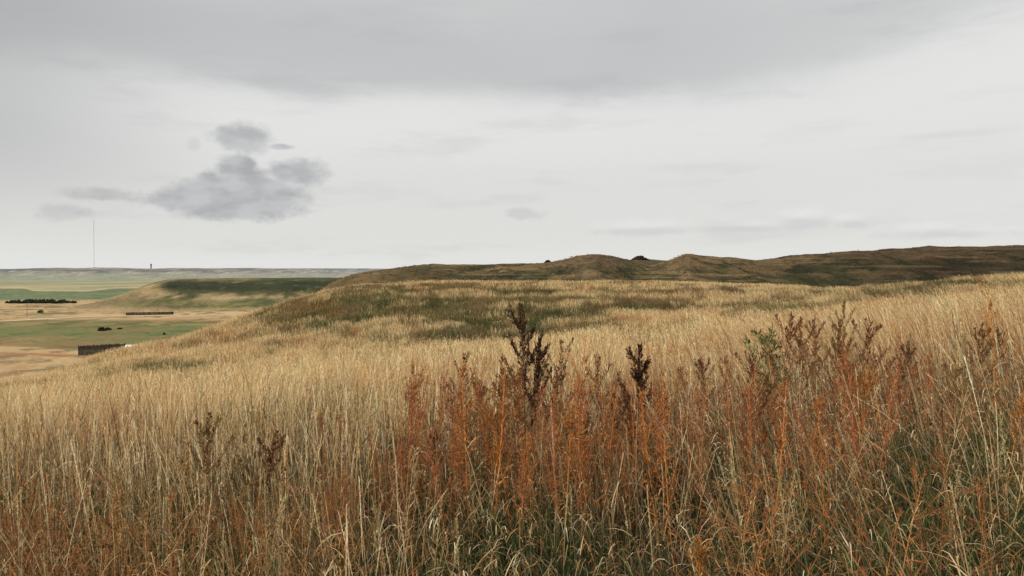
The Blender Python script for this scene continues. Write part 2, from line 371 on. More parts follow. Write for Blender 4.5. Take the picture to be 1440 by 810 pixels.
# far mesa
def nz3(X, Y, P, T):
    r = np.abs(2 * fbm(X / 260, Y / 420, 121, 5) - 1)
    r2 = np.abs(2 * fbm(X / 90, Y / 200, 122, 4) - 1)
    e = np.sin(np.clip(T, 0, 1) * pi) + .0
    return -e * (26 * (1 - r) ** 2 + 10 * (1 - r2) ** 2) * .8 + e * 10 + (fbm(X / 120, Y / 120, 125, 3) - .5) * 5 * sstep(.8, 1, T)
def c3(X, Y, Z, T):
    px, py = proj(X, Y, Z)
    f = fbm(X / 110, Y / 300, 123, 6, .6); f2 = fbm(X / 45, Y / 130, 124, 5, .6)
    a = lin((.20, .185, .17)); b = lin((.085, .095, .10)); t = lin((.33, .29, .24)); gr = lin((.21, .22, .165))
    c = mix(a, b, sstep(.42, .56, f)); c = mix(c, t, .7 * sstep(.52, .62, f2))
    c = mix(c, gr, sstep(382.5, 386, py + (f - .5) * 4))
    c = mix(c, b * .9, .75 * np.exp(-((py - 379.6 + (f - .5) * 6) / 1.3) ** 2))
    haze = sstep(200, 520, px)
    return mix(c, lin((.25, .25, .25)), .15 + .35 * haze)  # aerial haze painted in as grey, thicker towards the right
silM = [(-500,380),(-200,379),(0,378.3),(50,377.4),(85,376.6),(110,377),(135,376.2),(170,376.5),(205,377.6),(225,377.6),(250,376.6),(290,377.4),(330,377),(350,376.6),(400,377.4),(470,377.2),(520,377.8),(600,378.6),(900,380),(1800,383)]
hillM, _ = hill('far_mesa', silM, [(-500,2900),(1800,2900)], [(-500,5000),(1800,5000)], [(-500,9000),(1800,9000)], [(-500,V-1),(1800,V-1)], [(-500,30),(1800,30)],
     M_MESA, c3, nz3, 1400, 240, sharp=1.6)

# dirt road across the valley
def strip(name, pts, w, mat, dz=.12):
    pts = np.array(pts, float); s = np.linspace(0, len(pts) - 1, 200)
    x = np.interp(s, range(len(pts)), pts[:, 0]); y = np.interp(s, range(len(pts)), pts[:, 1])
    k = np.hanning(21); k /= k.sum(); x = np.convolve(np.pad(x, 10, mode='edge'), k, 'valid'); y = np.convolve(np.pad(y, 10, mode='edge'), k, 'valid')
    dx = np.gradient(x); dy = np.gradient(y); l = np.hypot(dx, dy); nxv, nyv = -dy / l, dx / l
    L = np.stack([x + nxv * w / 2, y + nyv * w / 2], 1); R = np.stack([x - nxv * w / 2, y - nyv * w / 2], 1)
    Pn = np.empty((400, 3)); Pn[0::2, :2] = L; Pn[1::2, :2] = R
    Pn[:, 2] = zg(Pn[:, 0], Pn[:, 1], False) + dz
    i = np.arange(199) * 2
    return obj(name, new_mesh(name, Pn, np.stack([i, i + 1, i + 3, i + 2], 1), np.tile((.45, .36, .25), (400, 1))), mat)
def val(px, py):
    Yv = F * (EYE - V) / (py - HZ); return ((px - 720) / F * Yv, Yv)
rd = strip('dirt_road', [val(-150, 457), val(-20, 453), val(30, 450.5), val(80, 447.6), val(110, 446), val(180, 444.3), val(260, 443.6), val(330, 443), val(450, 441)], 7, M_GROUND)
tag(rd, kind='structure')

# ------------------------------------------------------------------ blade builder
class Blades:
    def __init__(s): s.v = []; s.q = []; s.c = []; s.n = 0
    def add(s, p0, p1, p2, w, K, c0, c1, tip=.15, base=1.0, cpow=1.0, side=None):
        """ribbons along quadratic curves p0-p1-p2; arrays (n,3); w full width (n,)"""
        n = len(p0)
        if n == 0: return
        t = np.linspace(0, 1, K + 1)[None, :, None]
        P = p0[:, None] * (1 - t) ** 2 + 2 * p1[:, None] * t * (1 - t) + p2[:, None] * t * t
        if side is None:
            a = rng.uniform(0, 2 * pi, n); side = np.stack([np.cos(a), np.sin(a), np.zeros(n)], 1)
            # lean the flat of most blades partly toward open view so they keep some width
            d = p2 - p0; d /= np.linalg.norm(d, axis=1)[:, None] + 1e-9
            r = side - d * (side * d).sum(1)[:, None]
            side = r / (np.linalg.norm(r, axis=1)[:, None] + 1e-9)
        W = np.broadcast_to(np.asarray(w, float), (n,))
        tw = (base + (1 - base) * np.clip(t * 4, 0, 1)) * (1 - (1 - tip) * t ** 1.6)
        off = side[:, None] * (W[:, None, None] * .5) * tw
        V_ = np.stack([P - off, P + off], 2).reshape(-1, 3)
        tt = np.linspace(0, 1, K + 1)[None, :, None] ** cpow
        c0 = np.broadcast_to(c0, (n, 3)); c1 = np.broadcast_to(c1, (n, 3))
        Cc = np.repeat((c0[:, None] * (1 - tt) + c1[:, None] * tt), 2, axis=1).reshape(-1, 3)
        b = s.n + np.arange(n)[:, None] * (2 * (K + 1)) + np.arange(K)[None, :] * 2
        q = np.stack([b, b + 1, b + 3, b + 2], -1).reshape(-1, 4)
        s.v.append(V_); s.q.append(q); s.c.append(Cc); s.n += len(V_)
    def tube(s, p0, p1, p2, r, K, c0, c1, tip=.5, sides=3):
        n = len(p0); t = np.linspace(0, 1, K + 1)[None, :, None]
        P = p0[:, None] * (1 - t) ** 2 + 2 * p1[:, None] * t * (1 - t) + p2[:, None] * t * t
        d = p2 - p0; d /= np.linalg.norm(d, axis=1)[:, None] + 1e-9
        ref = np.where(np.abs(d[:, 2:3]) > .8, np.array([[1., 0, 0]]), np.array([[0., 0, 1]]))
        u = np.cross(d, ref); u /= np.linalg.norm(u, axis=1)[:, None]; v = np.cross(d, u)
        an = np.arange(sides) * 2 * pi / sides
        R = (np.broadcast_to(np.asarray(r, float), (n,))[:, None, None] * (1 - (1 - tip) * t))
        ring = u[:, None, None] * np.cos(an)[None, None, :, None] + v[:, None, None] * np.sin(an)[None, None, :, None]
        V_ = (P[:, :, None] + ring * R[..., None]).reshape(-1, 3)
        c0 = np.broadcast_to(c0, (n, 3)); c1 = np.broadcast_to(c1, (n, 3))
        Cc = np.repeat(c0[:, None] * (1 - t) + c1[:, None] * t, sides, axis=1).reshape(-1, 3)
        b = s.n + np.arange(n)[:, None, None] * (sides * (K + 1)) + np.arange(K)[None, :, None] * sides
        k = np.arange(sides)[None, None, :]; k2 = (k + 1) % sides
        q = np.stack([b + k, b + k2, b + sides + k2, b + sides + k], -1).reshape(-1, 4)
        s.v.append(V_); s.q.append(q); s.c.append(Cc); s.n += len(V_)
    def mesh(s, name): return new_mesh(name, np.vstack(s.v), np.vstack(s.q), np.clip(np.vstack(s.c), .003, 1), smooth=False)

def scatter(y0, y1, dens, pad=1.12, pmin=-60, pmax=1500):
    """random ground points in the wedge of land between two distances"""
    s0 = (pmin - 720) / F; s1 = (pmax - 720) / F
    mg = 4.5 if y0 < 12 else 8.0      # meadow goes on a little past the edges of the view
    xa, xb = s0 * y1 - mg, s1 * y1 + mg
    n = int((xb - xa) * (y1 - y0) * dens)
    Yp = rng.uniform(y0, y1, n); Xp = rng.uniform(xa, xb, n)
    k = (Xp > s0 * Yp - mg) & (Xp < s1 * Yp + mg); Xp, Yp = Xp[k], Yp[k]
    return Xp, Yp

def spread(p):   # direction of prevailing lean by bearing: upright on the left, swept left on the right
    return -.03 - .17 * sstep(820, 1250, p)

def vary(c, n, amt=.18):
    return c * (1 + rng.normal(0, amt, (n, 1))).clip(.5, 1.6)

def stems(B, Xp, Yp, hmean, w, K, nsp, hvar=.18, spw=.004, spl=.02):
    # open gaps where green growth or rusty weeds take over near the viewer
    pxs = 720 + F * Xp / np.maximum(Yp, .5)
    gap = sstep(.40, .58, fbm(Xp / .55, Yp / .8, 181, 3))
    dens = 1 - (1 - sstep(6.5, 9.5, Yp)) * (.25 + .65 * gap) * (.55 + .45 * sstep(480, 640, pxs))
    kp = rng.random(len(Xp)) < dens; Xp = Xp[kp]; Yp = Yp[kp]
    n = len(Xp)
    Zp = zg(Xp, Yp)
    W, px, py = cover(Xp, Yp)
    h = hmean * (1 + rng.normal(0, hvar, n)).clip(.45, 1.5)
    h *= (.78 + .5 * fbm(Xp / 1.1, Yp / 1.6, 131, 3))
    h *= 1 - .40 * np.clip(W['d'] + W['g'] * .6 + W['b'] * .5, 0, 1)
    h *= 1 - .30 * (1 - sstep(5.0, 8.5, Yp)) * sstep(540, 640, px) * rng.random(n)
    p0 = np.stack([Xp, Yp, Zp - .02], 1)
    gust = (fbm(Xp / 2.2, Yp / 2.2, 141, 2) - .5) * .35
    lx = spread(px) + gust + rng.normal(0, .13, n); ly = rng.normal(0, .10, n)
    bend = np.abs(rng.normal(0, .14, n)) ; ba = rng.uniform(0, 2 * pi, n)
    p1 = p0 + np.stack([lx * .35 * h, ly * .35 * h, h * .55], 1)
    p2 = p0 + np.stack([(lx + bend * np.cos(ba) - .10 * sstep(700, 1200, px)) * h, (ly + bend * np.sin(ba)) * h, h * (1 - .4 * bend)], 1)
    # colour
    r = rng.random(n)
    tipc = mix(np.tile(TAN, (n, 1)), np.tile(STRAW, (n, 1)), rng.random(n) ** 1.5)
    tipc = mix(tipc, np.tile(TAN2, (n, 1)), (rng.random(n) < .25) * .8)
    rust_zone = .12 + sstep(430, 620, px) * .34 + sstep(900, 1200, px) * .04
    nearr = 1 - sstep(10, 18, Yp)
    csc = .25 + Yp * .016
    cl = np.clip((fbm(Xp / csc, Yp / csc / 1.4, 171, 3) - .5) * 2.6 + .5, 0, 1); cl2 = np.clip((fbm(Xp / csc + 9, Yp / csc / 1.4 + 3, 172, 3) - .5) * 2.6 + .5, 0, 1)
    R1 = rng.random(n) * .45 + (1 - cl) * .55; R2 = rng.random(n) * .45 + (1 - cl2) * .55; R3 = rng.random(n) * .45 + cl2 * .55; R4 = rng.random(n) * .4 + cl * .6
    rustp = W['r'] * .8 + rust_zone * nearr * .55 + .10
    tipc = mix(tipc, np.tile(RST * 1.25, (n, 1)), (R1 < rustp) * .7)
    tipc = mix(tipc, np.tile(BRN, (n, 1)), (R2 < W['b'] * .9) * .85)
    tipc = mix(tipc, np.tile(GRN, (n, 1)), (R3 < W['g'] * .9 + .04) * .85)
    tipc = mix(tipc, mix(np.tile(DGR, (n, 1)), np.tile(BRN * .7, (n, 1)), np.clip(cl2 * 1.2 - .2, 0, 1)), (R4 < W['d'] * .85) * rng.uniform(.5, .95, n))
    dark_ = (rng.random(n) < .70 * (1 - sstep(4.6, 9.0, Yp)) * (.55 + .45 * sstep(350, 700, px)))  # near stems picked for darkening, painted shade for the gaps
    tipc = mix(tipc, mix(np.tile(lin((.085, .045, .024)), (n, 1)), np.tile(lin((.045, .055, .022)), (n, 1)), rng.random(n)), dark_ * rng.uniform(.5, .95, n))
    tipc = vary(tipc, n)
    base = mix(tipc * .42, np.tile(lin((.075, .07, .028)), (n, 1)), np.clip(rng.random(n) * .9, 0, 1)) * (.34 + .66 * sstep(5.0, 12, Yp))[:, None]  # bases of near stems darkened, shade between the stems put into the colour
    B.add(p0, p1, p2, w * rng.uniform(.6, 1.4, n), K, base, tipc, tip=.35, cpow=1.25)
    if nsp:
        # feathery seed head: short bracts along the top of the stem
        t = rng.uniform(.68, 1.0, (n, nsp))[..., None]
        P = (p0[:, None] * (1 - t) ** 2 + 2 * p1[:, None] * t * (1 - t) + p2[:, None] * t * t).reshape(-1, 3)
        m = len(P); a = rng.uniform(0, 2 * pi, m); L = spl * rng.uniform(.5, 1.5, m)
        ax = np.repeat((p2 - p1) / np.linalg.norm(p2 - p1, axis=1)[:, None], nsp, axis=0)
        d = ax * .85 + np.stack([np.cos(a), np.sin(a), rng.uniform(-.2, .3, m)], 1) * .5
        q = P + d * L[:, None]
        c = np.repeat(tipc, nsp, axis=0) * rng.uniform(.8, 1.35, (m, 1))
        B.add(P, (P + q) / 2, q, spw, 1, c, c * 1.1, tip=.2)

def stem_leaves(B, Xp, Yp, hmean, w, per):
    n = len(Xp) * per; X_ = np.repeat(Xp, per) + rng.normal(0, .03, n); Y_ = np.repeat(Yp, per) + rng.normal(0, .03, n)
    Z_ = zg(X_, Y_) + hmean * rng.uniform(.08, .85, n) ** 1.1
    pxs = 720 + F * X_ / Y_; a = rng.uniform(0, 2 * pi, n); L = rng.uniform(.04, .20, n)
    D = np.stack([np.cos(a), np.sin(a), 0 * a], 1); D[:, 0] -= .3 * sstep(820, 1200, pxs)
    p0 = np.stack([X_, Y_, Z_], 1); p1 = p0 + D * (L * .35)[:, None] + np.array([0, 0, 1.]) * (L * rng.uniform(.3, .8, n))[:, None]
    p2 = p0 + D * (L * rng.uniform(.5, 1, n))[:, None] + np.array([0, 0, 1.]) * (L * rng.uniform(-.5, .8, n))[:, None]
    pal = np.array([(.72, .56, .34), (.58, .38, .18), (.40, .20, .08), (.82, .70, .50), (.22, .12, .06), (.50, .20, .07), (.22, .22, .09)])
    c = vary(pal[rng.choice(7, n, p=[.17, .16, .15, .08, .24, .10, .10])], n, .2)
    B.add(p0, p1, p2, w * rng.uniform(.5, 1.5, n), 4, c * .75, c, tip=.1, base=.6)

def leaves(B, Xp, Yp, hmean, w, K, cols, curl=.5):
    n = len(Xp); Zp = zg(Xp, Yp)
    h = hmean * rng.uniform(.5, 1.4, n); a = rng.uniform(0, 2 * pi, n); s = rng.uniform(.1, 1, n) * curl
    p0 = np.stack([Xp, Yp, Zp - .02], 1); D = np.stack([np.cos(a), np.sin(a), 0 * a], 1)
    p1 = p0 + D * (h * s * .25)[:, None] + np.stack([0 * h, 0 * h, h * .75], 1)
    p2 = p0 + D * (h * s)[:, None] + np.stack([0 * h, 0 * h, h * (1 - .45 * s)], 1)
    k = rng.integers(0, len(cols), n); c = vary(np.array(cols)[k], n, .22)
    B.add(p0, p1, p2, w * rng.uniform(.6, 1.4, n), K, c * .6, c, tip=.1, base=.7)

XA, YA, ZA = hillA
B = Blades(); n = 16000; ii = rng.integers(4, XA.shape[0] - 80, n); jj = rng.integers(4, XA.shape[1] - 4, n)
XX, YY, ZZ = XA[ii, jj] + rng.normal(0, .6, n), YA[ii, jj] + rng.normal(0, .6, n), ZA[ii, jj]
cc = c1(XX, YY, ZZ, np.full(n, .5)); kk = rng.random(n); hh = rng.uniform(.05, .17, n)
cc = cc * rng.uniform(.75, 1.35, (n, 1)); cc[kk < .05] *= .5
for _ in range(2):
    a_ = rng.normal(0, .5, n); p0 = np.stack([XX + a_ * .5, YY, ZZ - .1], 1); p2 = p0 + np.stack([a_ * .4, rng.normal(0, .2, n), hh], 1)
    B.add(p0, (p0 + p2) / 2, p2, rng.uniform(.15, .4, n), 1, cc * .8, cc, tip=.4)
tag(obj('hill_scrub', B.mesh('hill_scrub'), M_GRASS), kind='stuff')
# foreground stems, nearest first
B = Blades()
Xp, Yp = scatter(-2.0, 2.3, 110, pmin=720, pmax=721); Yp = Yp + 0; k_ = np.hypot(Xp, Yp) > .45; stems(B, Xp[k_], Yp[k_], .50, .0048, 5, 6, spw=.0022, spl=.012)
Xp, Yp = scatter(2.3, 4.2, 300, pmin=-150, pmax=1600); stems(B, Xp, Yp, .62, .0048, 6, 12, spw=.0022, spl=.012)
Xp, Yp = scatter(4.2, 7.0, 430, pmin=-100, pmax=1550); stems(B, Xp, Yp, .74, .0054, 5, 10, spw=.0026, spl=.014)
Xp, Yp = scatter(7.0, 11, 380); stems(B, Xp, Yp, .78, .0075, 4, 7, spw=.004, spl=.02)
Xp, Yp = scatter(11, 17, 260); stems(B, Xp, Yp, .76, .008, 3, 4, spw=.007, spl=.035)
Xp, Yp = scatter(17, 26, 120); stems(B, Xp, Yp, .70, .013, 3, 2, spw=.012, spl=.06)
def bright_stalks(B, Xp, Yp, hm, w, nsp, spl):
    pxs = 720 + F * Xp / Yp; keep_ = sstep(.30, .62, fbm(Xp / .7, Yp / 1.1, 191, 3)) * (1 - .72 * sstep(480, 640, pxs) * (1 - sstep(7.5, 11, Yp)))
    k = rng.random(len(Xp)) < keep_ * 1.15; Xp = Xp[k]; Yp = Yp[k]
    n = len(Xp); Zp = zg(Xp, Yp); pxs = 720 + F * Xp / Yp; h = hm * (1 + rng.normal(0, .12, n)); lx = spread(pxs) * .8 + rng.normal(0, .07, n)
    p0 = np.stack([Xp, Yp, Zp - .02], 1); e = np.stack([lx * h, rng.normal(0, .06, n) * h, h], 1)
    p2 = p0 + e; p1 = p0 + e * .5 - np.stack([lx * h * .12, 0 * h, 0 * h], 1)
    c = vary(np.array([(.82, .62, .34), (.90, .74, .48), (.72, .44, .18), (.62, .30, .10)])[rng.choice(4, n, p=[.4, .3, .18, .12])], n, .12)
    B.add(p0, p1, p2, w * rng.uniform(.7, 1.3, n), 5, c * .55, c, tip=.5, cpow=.6)
    t = rng.uniform(.74, 1, (n, nsp))[..., None]; P = (p0[:, None] * (1 - t) ** 2 + 2 * p1[:, None] * t * (1 - t) + p2[:, None] * t * t).reshape(-1, 3)
    m = len(P); a = rng.uniform(0, 2 * pi, m); ax = np.repeat(e / h[:, None], nsp, axis=0)
    q = P + (ax + np.stack([np.cos(a), np.sin(a), 0 * a], 1) * .35) * (spl * rng.uniform(.6, 1.4, m))[:, None]
    B.add(P, (P + q) / 2, q, spl * .22, 1, np.repeat(c, nsp, axis=0) * .9, np.repeat(c, nsp, axis=0), tip=.3)
Xp, Yp = scatter(2.5, 5.0, 26, pmin=-100, pmax=1550); bright_stalks(B, Xp, Yp, .74, .0050, 16, .016)
Xp, Yp = scatter(5.0, 9.0, 34); bright_stalks(B, Xp, Yp, .84, .0072, 12, .022)
Xp, Yp = scatter(9.0, 14, 26); bright_stalks(B, Xp, Yp, .84, .011, 8, .034)
Xp, Yp = scatter(2.4, 5.0, 150, pmin=-150, pmax=1600); stem_leaves(B, Xp, Yp, .60, .0042, 4)
Xp, Yp = scatter(5.0, 9.0, 110); stem_leaves(B, Xp, Yp, .72, .0065, 5)
Xp, Yp = scatter(9.0, 15, 50); stem_leaves(B, Xp, Yp, .72, .010, 4)
o = obj('tall_dry_grass', B.mesh('tall_dry_grass'), M_GRASS); tag(o, kind='stuff')
B = Blades()
Xp, Yp = scatter(26, 45, 130); stems(B, Xp, Yp, .50, .015, 2, 1, spw=.012, spl=.06)
Xp, Yp = scatter(45, 80, 60); stems(B, Xp, Yp, .42, .028, 2, 0, hvar=.3)
Xp, Yp = scatter(80, 128, 24); stems(B, Xp, Yp, .40, .045, 2, 0, hvar=.35)
o = obj('hillside_grass', B.mesh('hillside_grass'), M_GRASS); tag(o, kind='stuff')
# green and brown low growth between the stems
B = Blades()
GC = [(.075, .125, .04), (.035, .06, .024), (.13, .16, .05), (.045, .085, .035)]; DC = [(.20, .11, .05), (.09, .05, .026), (.46, .32, .17), (.05, .03, .018), (.04, .025, .016), (.12, .05, .026)]  # darkest browns carry painted shade for the gaps between stems
def keep(Xp, Yp, seed, lo, hi, sc=.9):
    f = sstep(lo, hi, fbm(Xp / sc, Yp / sc, seed, 3)); k = rng.random(len(Xp)) < f; return Xp[k], Yp[k]
Xp, Yp = scatter(2.4, 6.5, 1000, pmin=-120, pmax=1560); leaves(B, *keep(Xp, Yp, 151, .28, .55), .40, .0055, 4, GC)
Xp, Yp = scatter(6.5, 13, 380); leaves(B, *keep(Xp, Yp, 151, .3, .6), .42, .009, 3, GC)
Xp, Yp = scatter(2.4, 6.5, 520, pmin=-120, pmax=1560); leaves(B, *keep(Xp, Yp, 161, .45, .7), .30, .0045, 4, DC, .9)
Xp, Yp = scatter(6.5, 12, 200); leaves(B, Xp, Yp, .4, .008, 3, DC, .8)
o = obj('green_undergrowth', B.mesh('green_undergrowth'), M_GRASS); tag(o, kind='stuff')

# ------------------------------------------------------------------ weeds
def bez(p0, p1, p2, t):
    t = np.asarray(t)[:, None]; return p0 * (1 - t) ** 2 + 2 * p1 * t * (1 - t) + p2 * t * t

def weed_protos(kind, H, R, lean=0.0):
    """returns meshes for the parts of one plant of height H (m); R numpy random generator"""
    pal = {
     'dark':  dict(stem=(.20, .085, .045), br=(.15, .065, .038), hd=[(.055, .028, .018), (.085, .042, .024), (.035, .020, .013), (.13, .065, .03)]),
     'umber': dict(stem=(.34, .14, .055), br=(.26, .10, .045), hd=[(.13, .055, .028), (.20, .08, .035), (.08, .036, .02), (.28, .12, .05)]),
     'rust':  dict(stem=(.58, .20, .07), br=(.56, .21, .08), hd=[(.44, .135, .045), (.30, .09, .032), (.52, .21, .08), (.60, .36, .17), (.16, .06, .03), (.22, .09, .04)]),
     'orange':dict(stem=(.68, .28, .07), br=(.66, .27, .07), hd=[(.52, .19, .05), (.42, .13, .035), (.62, .32, .11), (.25, .09, .035)]),
     'straw': dict(stem=(.55, .38, .20), br=(.50, .33, .17), hd=[(.50, .34, .18), (.38, .24, .12), (.62, .46, .28)]),
     'twig':  dict(stem=(.50, .21, .07), br=(.46, .18, .06), hd=[(.36, .13, .05), (.26, .10, .045), (.50, .26, .11)]),
     'green': dict(stem=(.20, .20, .08), br=(.18, .20, .07), hd=[(.17, .20, .06), (.09, .12, .035), (.30, .30, .11), (.06, .09, .03)]),
    }[kind]
    st = Blades(); heads = []
    p0 = np.zeros(3); la = R.uniform(0, 2 * pi)
    p2 = np.array([lean * H + R.normal(0, .012) * H, R.normal(0, .02) * H, H]); p1 = np.array([lean * .3 * H + R.normal(0, .03) * H, 0, H * .5])
    st.tube(p0[None], p1[None], p2[None], .0042 * H, 8, lin(pal['stem']) * .8, lin(pal['stem']), tip=.3, sides=5)
    nb = {'dark': 11, 'umber': 15, 'rust': 18, 'orange': 15, 'straw': 8, 'twig': 12, 'green': 20}[kind]
    ts = np.sort(R.uniform({'dark': .46, 'umber': .35, 'twig': .15, 'green': .62}.get(kind, .28), .95, nb))
    hd = np.array(pal['hd']) * (R.uniform(.65, 1.15) if kind != 'orange' else R.uniform(.75, 1.12)) * np.array([1, R.uniform(.85, 1.35), 1.0])
    def head(P0, P1, P2, n, L, wd, spreadr, fat):
        Bh = Blades(); rc = hd.mean(0) * .8
        Bh.tube(np.asarray(P0)[None], np.asarray(P1)[None], np.asarray(P2)[None], .0011, 3, rc, rc, tip=.5, sides=3)
        t = R.uniform(0, 1, n); P = bez(P0, P1, P2, t)
        ax = (P2 - P0) / np.linalg.norm(P2 - P0)
        a = R.uniform(0, 2 * pi, n); u = np.cross(ax, [.3, .8, .2]); u /= np.linalg.norm(u); v = np.cross(ax, u)
        out = u[None] * np.cos(a)[:, None] + v[None] * np.sin(a)[:, None]
        clump = .55 + .45 * np.abs(np.sin(t * n * .09 + R.uniform(0, 6)))
        rad = spreadr * (1 - .75 * t ** 2) * clump * R.uniform(.3, 1, n)
        Pb = P + out * (rad * fat)[:, None]
        Ln = L * R.uniform(.5, 1.4, n)
        Pt = Pb + (out * .65 + ax[None] * .75 + np.array([0, 0, .25])) * Ln[:, None]
        sd = R.normal(0, 1, (n, 3)); dd = Pt - Pb; dd /= np.linalg.norm(dd, axis=1)[:, None]
        sd -= dd * (sd * dd).sum(1)[:, None]; sd /= np.linalg.norm(sd, axis=1)[:, None]
        c = hd[R.integers(0, len(hd), n)] * R.uniform(.7, 1.3, (n, 1))
        Bh.add(Pb, (Pb + Pt) / 2 + out * (Ln * .1)[:, None], Pt, wd * R.uniform(.6, 1.3, n), 2, c * .85, c, tip=.3, base=.5, side=sd)
        return Bh
    allh = Blades()
    def merge(Bh):
        off = allh.n
        for v, q, c in zip(Bh.v, Bh.q, Bh.c): allh.v.append(v); allh.q.append(q + off); allh.c.append(c)
        allh.n += Bh.n
    if kind == 'dark': ts = np.linspace(.40, .90, nb) + R.normal(0, .012, nb)
    ang0 = R.uniform(0, 6)
    for i, t in enumerate(ts):
        b0 = bez(p0, p1, p2, [t])[0]; az = ang0 + i * 2.4 + R.normal(0, .3)
        if kind == 'dark':
            L = H * (.36 * (1 - t) + .055) * R.uniform(.75, 1.2); up = 1.15
        elif kind in ('umber',):
            L = H * (.36 * (1 - t) + .07) * R.uniform(.7, 1.2); up = .95
        elif kind == 'twig':
            L = H * (.55 * (1 - t) + .10) * R.uniform(.6, 1.3); up = .55
        elif kind == 'green':
            L = H * (.22 * (1 - t) + .10) * R.uniform(.5, 1.35); up = .6
        else:
            L = H * (.24 * (1 - t) + .05) * R.uniform(.5, 1.4); up = {'rust': 1.9, 'orange': 1.5, 'straw': 2.4}[kind]
        D = np.array([math.cos(az), math.sin(az) * .8, 0])
        d = D + np.array([0, 0, up]); d /= np.linalg.norm(d)
        e = b0 + d * L + np.array([0, 0, L * .25]); m = b0 + (D * .6 + np.array([0, 0, .25])) * L * .5
        st.tube(b0[None], m[None], e[None], .0022 * H * (1.2 - .5 * t), 5, lin(pal['br']), lin(pal['br']) * .9, tip=.35, sides=3)
        if kind == 'dark':
            mid = bez(b0, m, e, [.25])[0]
            hh = head(mid, bez(b0, m, e, [.65])[0], e + np.array([0, 0, .02]), 110, .013, .006, .011, .8)
            for k in range(7):
                tt = .22 + .75 * (k + R.random() * .8) / 7.5; c0 = bez(b0, m, e, [tt])[0]; l2 = (.035 + .07 * (1 - tt)) * R.uniform(.6, 1.3)
                dv = d * 1.0 + R.normal(0, .42, 3); dv[2] = abs(dv[2]) + .3; dv /= np.linalg.norm(dv); c2 = c0 + dv * l2
                st.tube(c0[None], ((c0 + c2) / 2)[None], c2[None], .0012 * H, 2, lin(pal['br']), lin(pal['br']) * .7, tip=.5, sides=3)
                h2 = head(c0 + (c2 - c0) * .2, (c0 + c2) / 2, c2, 34, .011, .0055, .0085, .8)
                for v_, q_, c_ in zip(h2.v, h2.q, h2.c): hh.v.append(v_); hh.q.append(q_ + hh.n); hh.c.append(c_)
                hh.n += h2.n
            heads.append(hh)
        elif kind == 'umber':
            mid = bez(b0, m, e, [.25])[0]; merge(head(mid, m * .3 + e * .7, e, 75, .012, .0048, .014, .8))
        elif kind == 'green':
            mid = bez(b0, m, e, [.2])[0]; merge(head(mid, m * .4 + e * .6, e, 26, .026, .009, .024, 1))
        else:
            n2 = {'rust': 4, 'orange': 5, 'straw': 2, 'twig': 6}[kind]
            merge(head(b0, m, e, {'rust': 15, 'orange': 24, 'straw': 6, 'twig': 9}[kind], .012 if kind != 'orange' else .010, .0035 if kind != 'orange' else .0045, .012, .8))
            # secondary twigs
            for k in range(n2):
                tt = R.uniform(.2, .95); c0 = bez(b0, m, e, [tt])[0]; l2 = L * R.uniform(.2, .5)
                dv = d + R.normal(0, .45, 3); dv[2] = abs(dv[2]); dv /= np.linalg.norm(dv); c2 = c0 + dv * l2
                st.tube(c0[None], ((c0 + c2) / 2)[None], c2[None], .0011 * H, 2, lin(pal['br']), lin(pal['br']) * .9, tip=.5, sides=3)
                merge(head(c0, (c0 + c2) / 2, c2, {'rust': 9, 'orange': 12, 'straw': 5, 'twig': 8}[kind], .011, .0026, .007, .8))
    tb = bez(p0, p1, p2, [.74 if kind != 'dark' else .60])[0]
    if kind in ('dark', 'umber'):
        hh = head(tb, bez(p0, p1, p2, [.88])[0], p2 + np.array([0, 0, .03]), 620 if kind == 'dark' else 130, .018, .007, .030 if kind == 'dark' else .020, .8)
        heads.append(hh) if kind == 'dark' else merge(hh)
    elif kind != 'green':
        merge(head(tb, bez(p0, p1, p2, [.88])[0], p2, 70, .012, .004, .016, .8))
    # narrow leaves along the lower stem
    n = 26; t = R.uniform(.08, .7, n); P = bez(p0, p1, p2, t); a = R.uniform(0, 2 * pi, n); L = R.uniform(.03, .10, n)
    o_ = np.stack([np.cos(a), np.sin(a), R.uniform(-.4, .8, n)], 1)
    q = P + o_ * L[:, None]; lf = Blades()
    lc = (np.array(pal['br']) * R.uniform(.5, 1.1, (n, 1)))
    lf.add(P, P + o_ * (L * .5)[:, None] + np.array([0, 0, .012]), q, .006, 3, lc, lc, tip=.1, base=.4)
    return st, (heads if heads else [allh]), lf

def make_weed(name, kind, H, seed, lean=0.0):
    R = np.random.default_rng(seed)
    st, heads, lf = weed_protos(kind, H, R, lean)
    root = empty(name, (0, 0, 0))
    obj('stem', st.mesh('stem'), M_WEED, root)
    hn = 'foliage' if kind == 'green' else 'seed_head'
    for h in heads: obj(hn, h.mesh(hn), M_WEED, root)
    obj('leaves', lf.mesh('leaves'), M_WEED, root)
    return root
def dup(root):
    r = root.copy(); C.objects.link(r)
    for ch in list(root.children):
        c = ch.copy(); C.objects.link(c); c.parent = r
    return r
def topz(px, py, Y): return EYE + (HZ - py) / F * Y

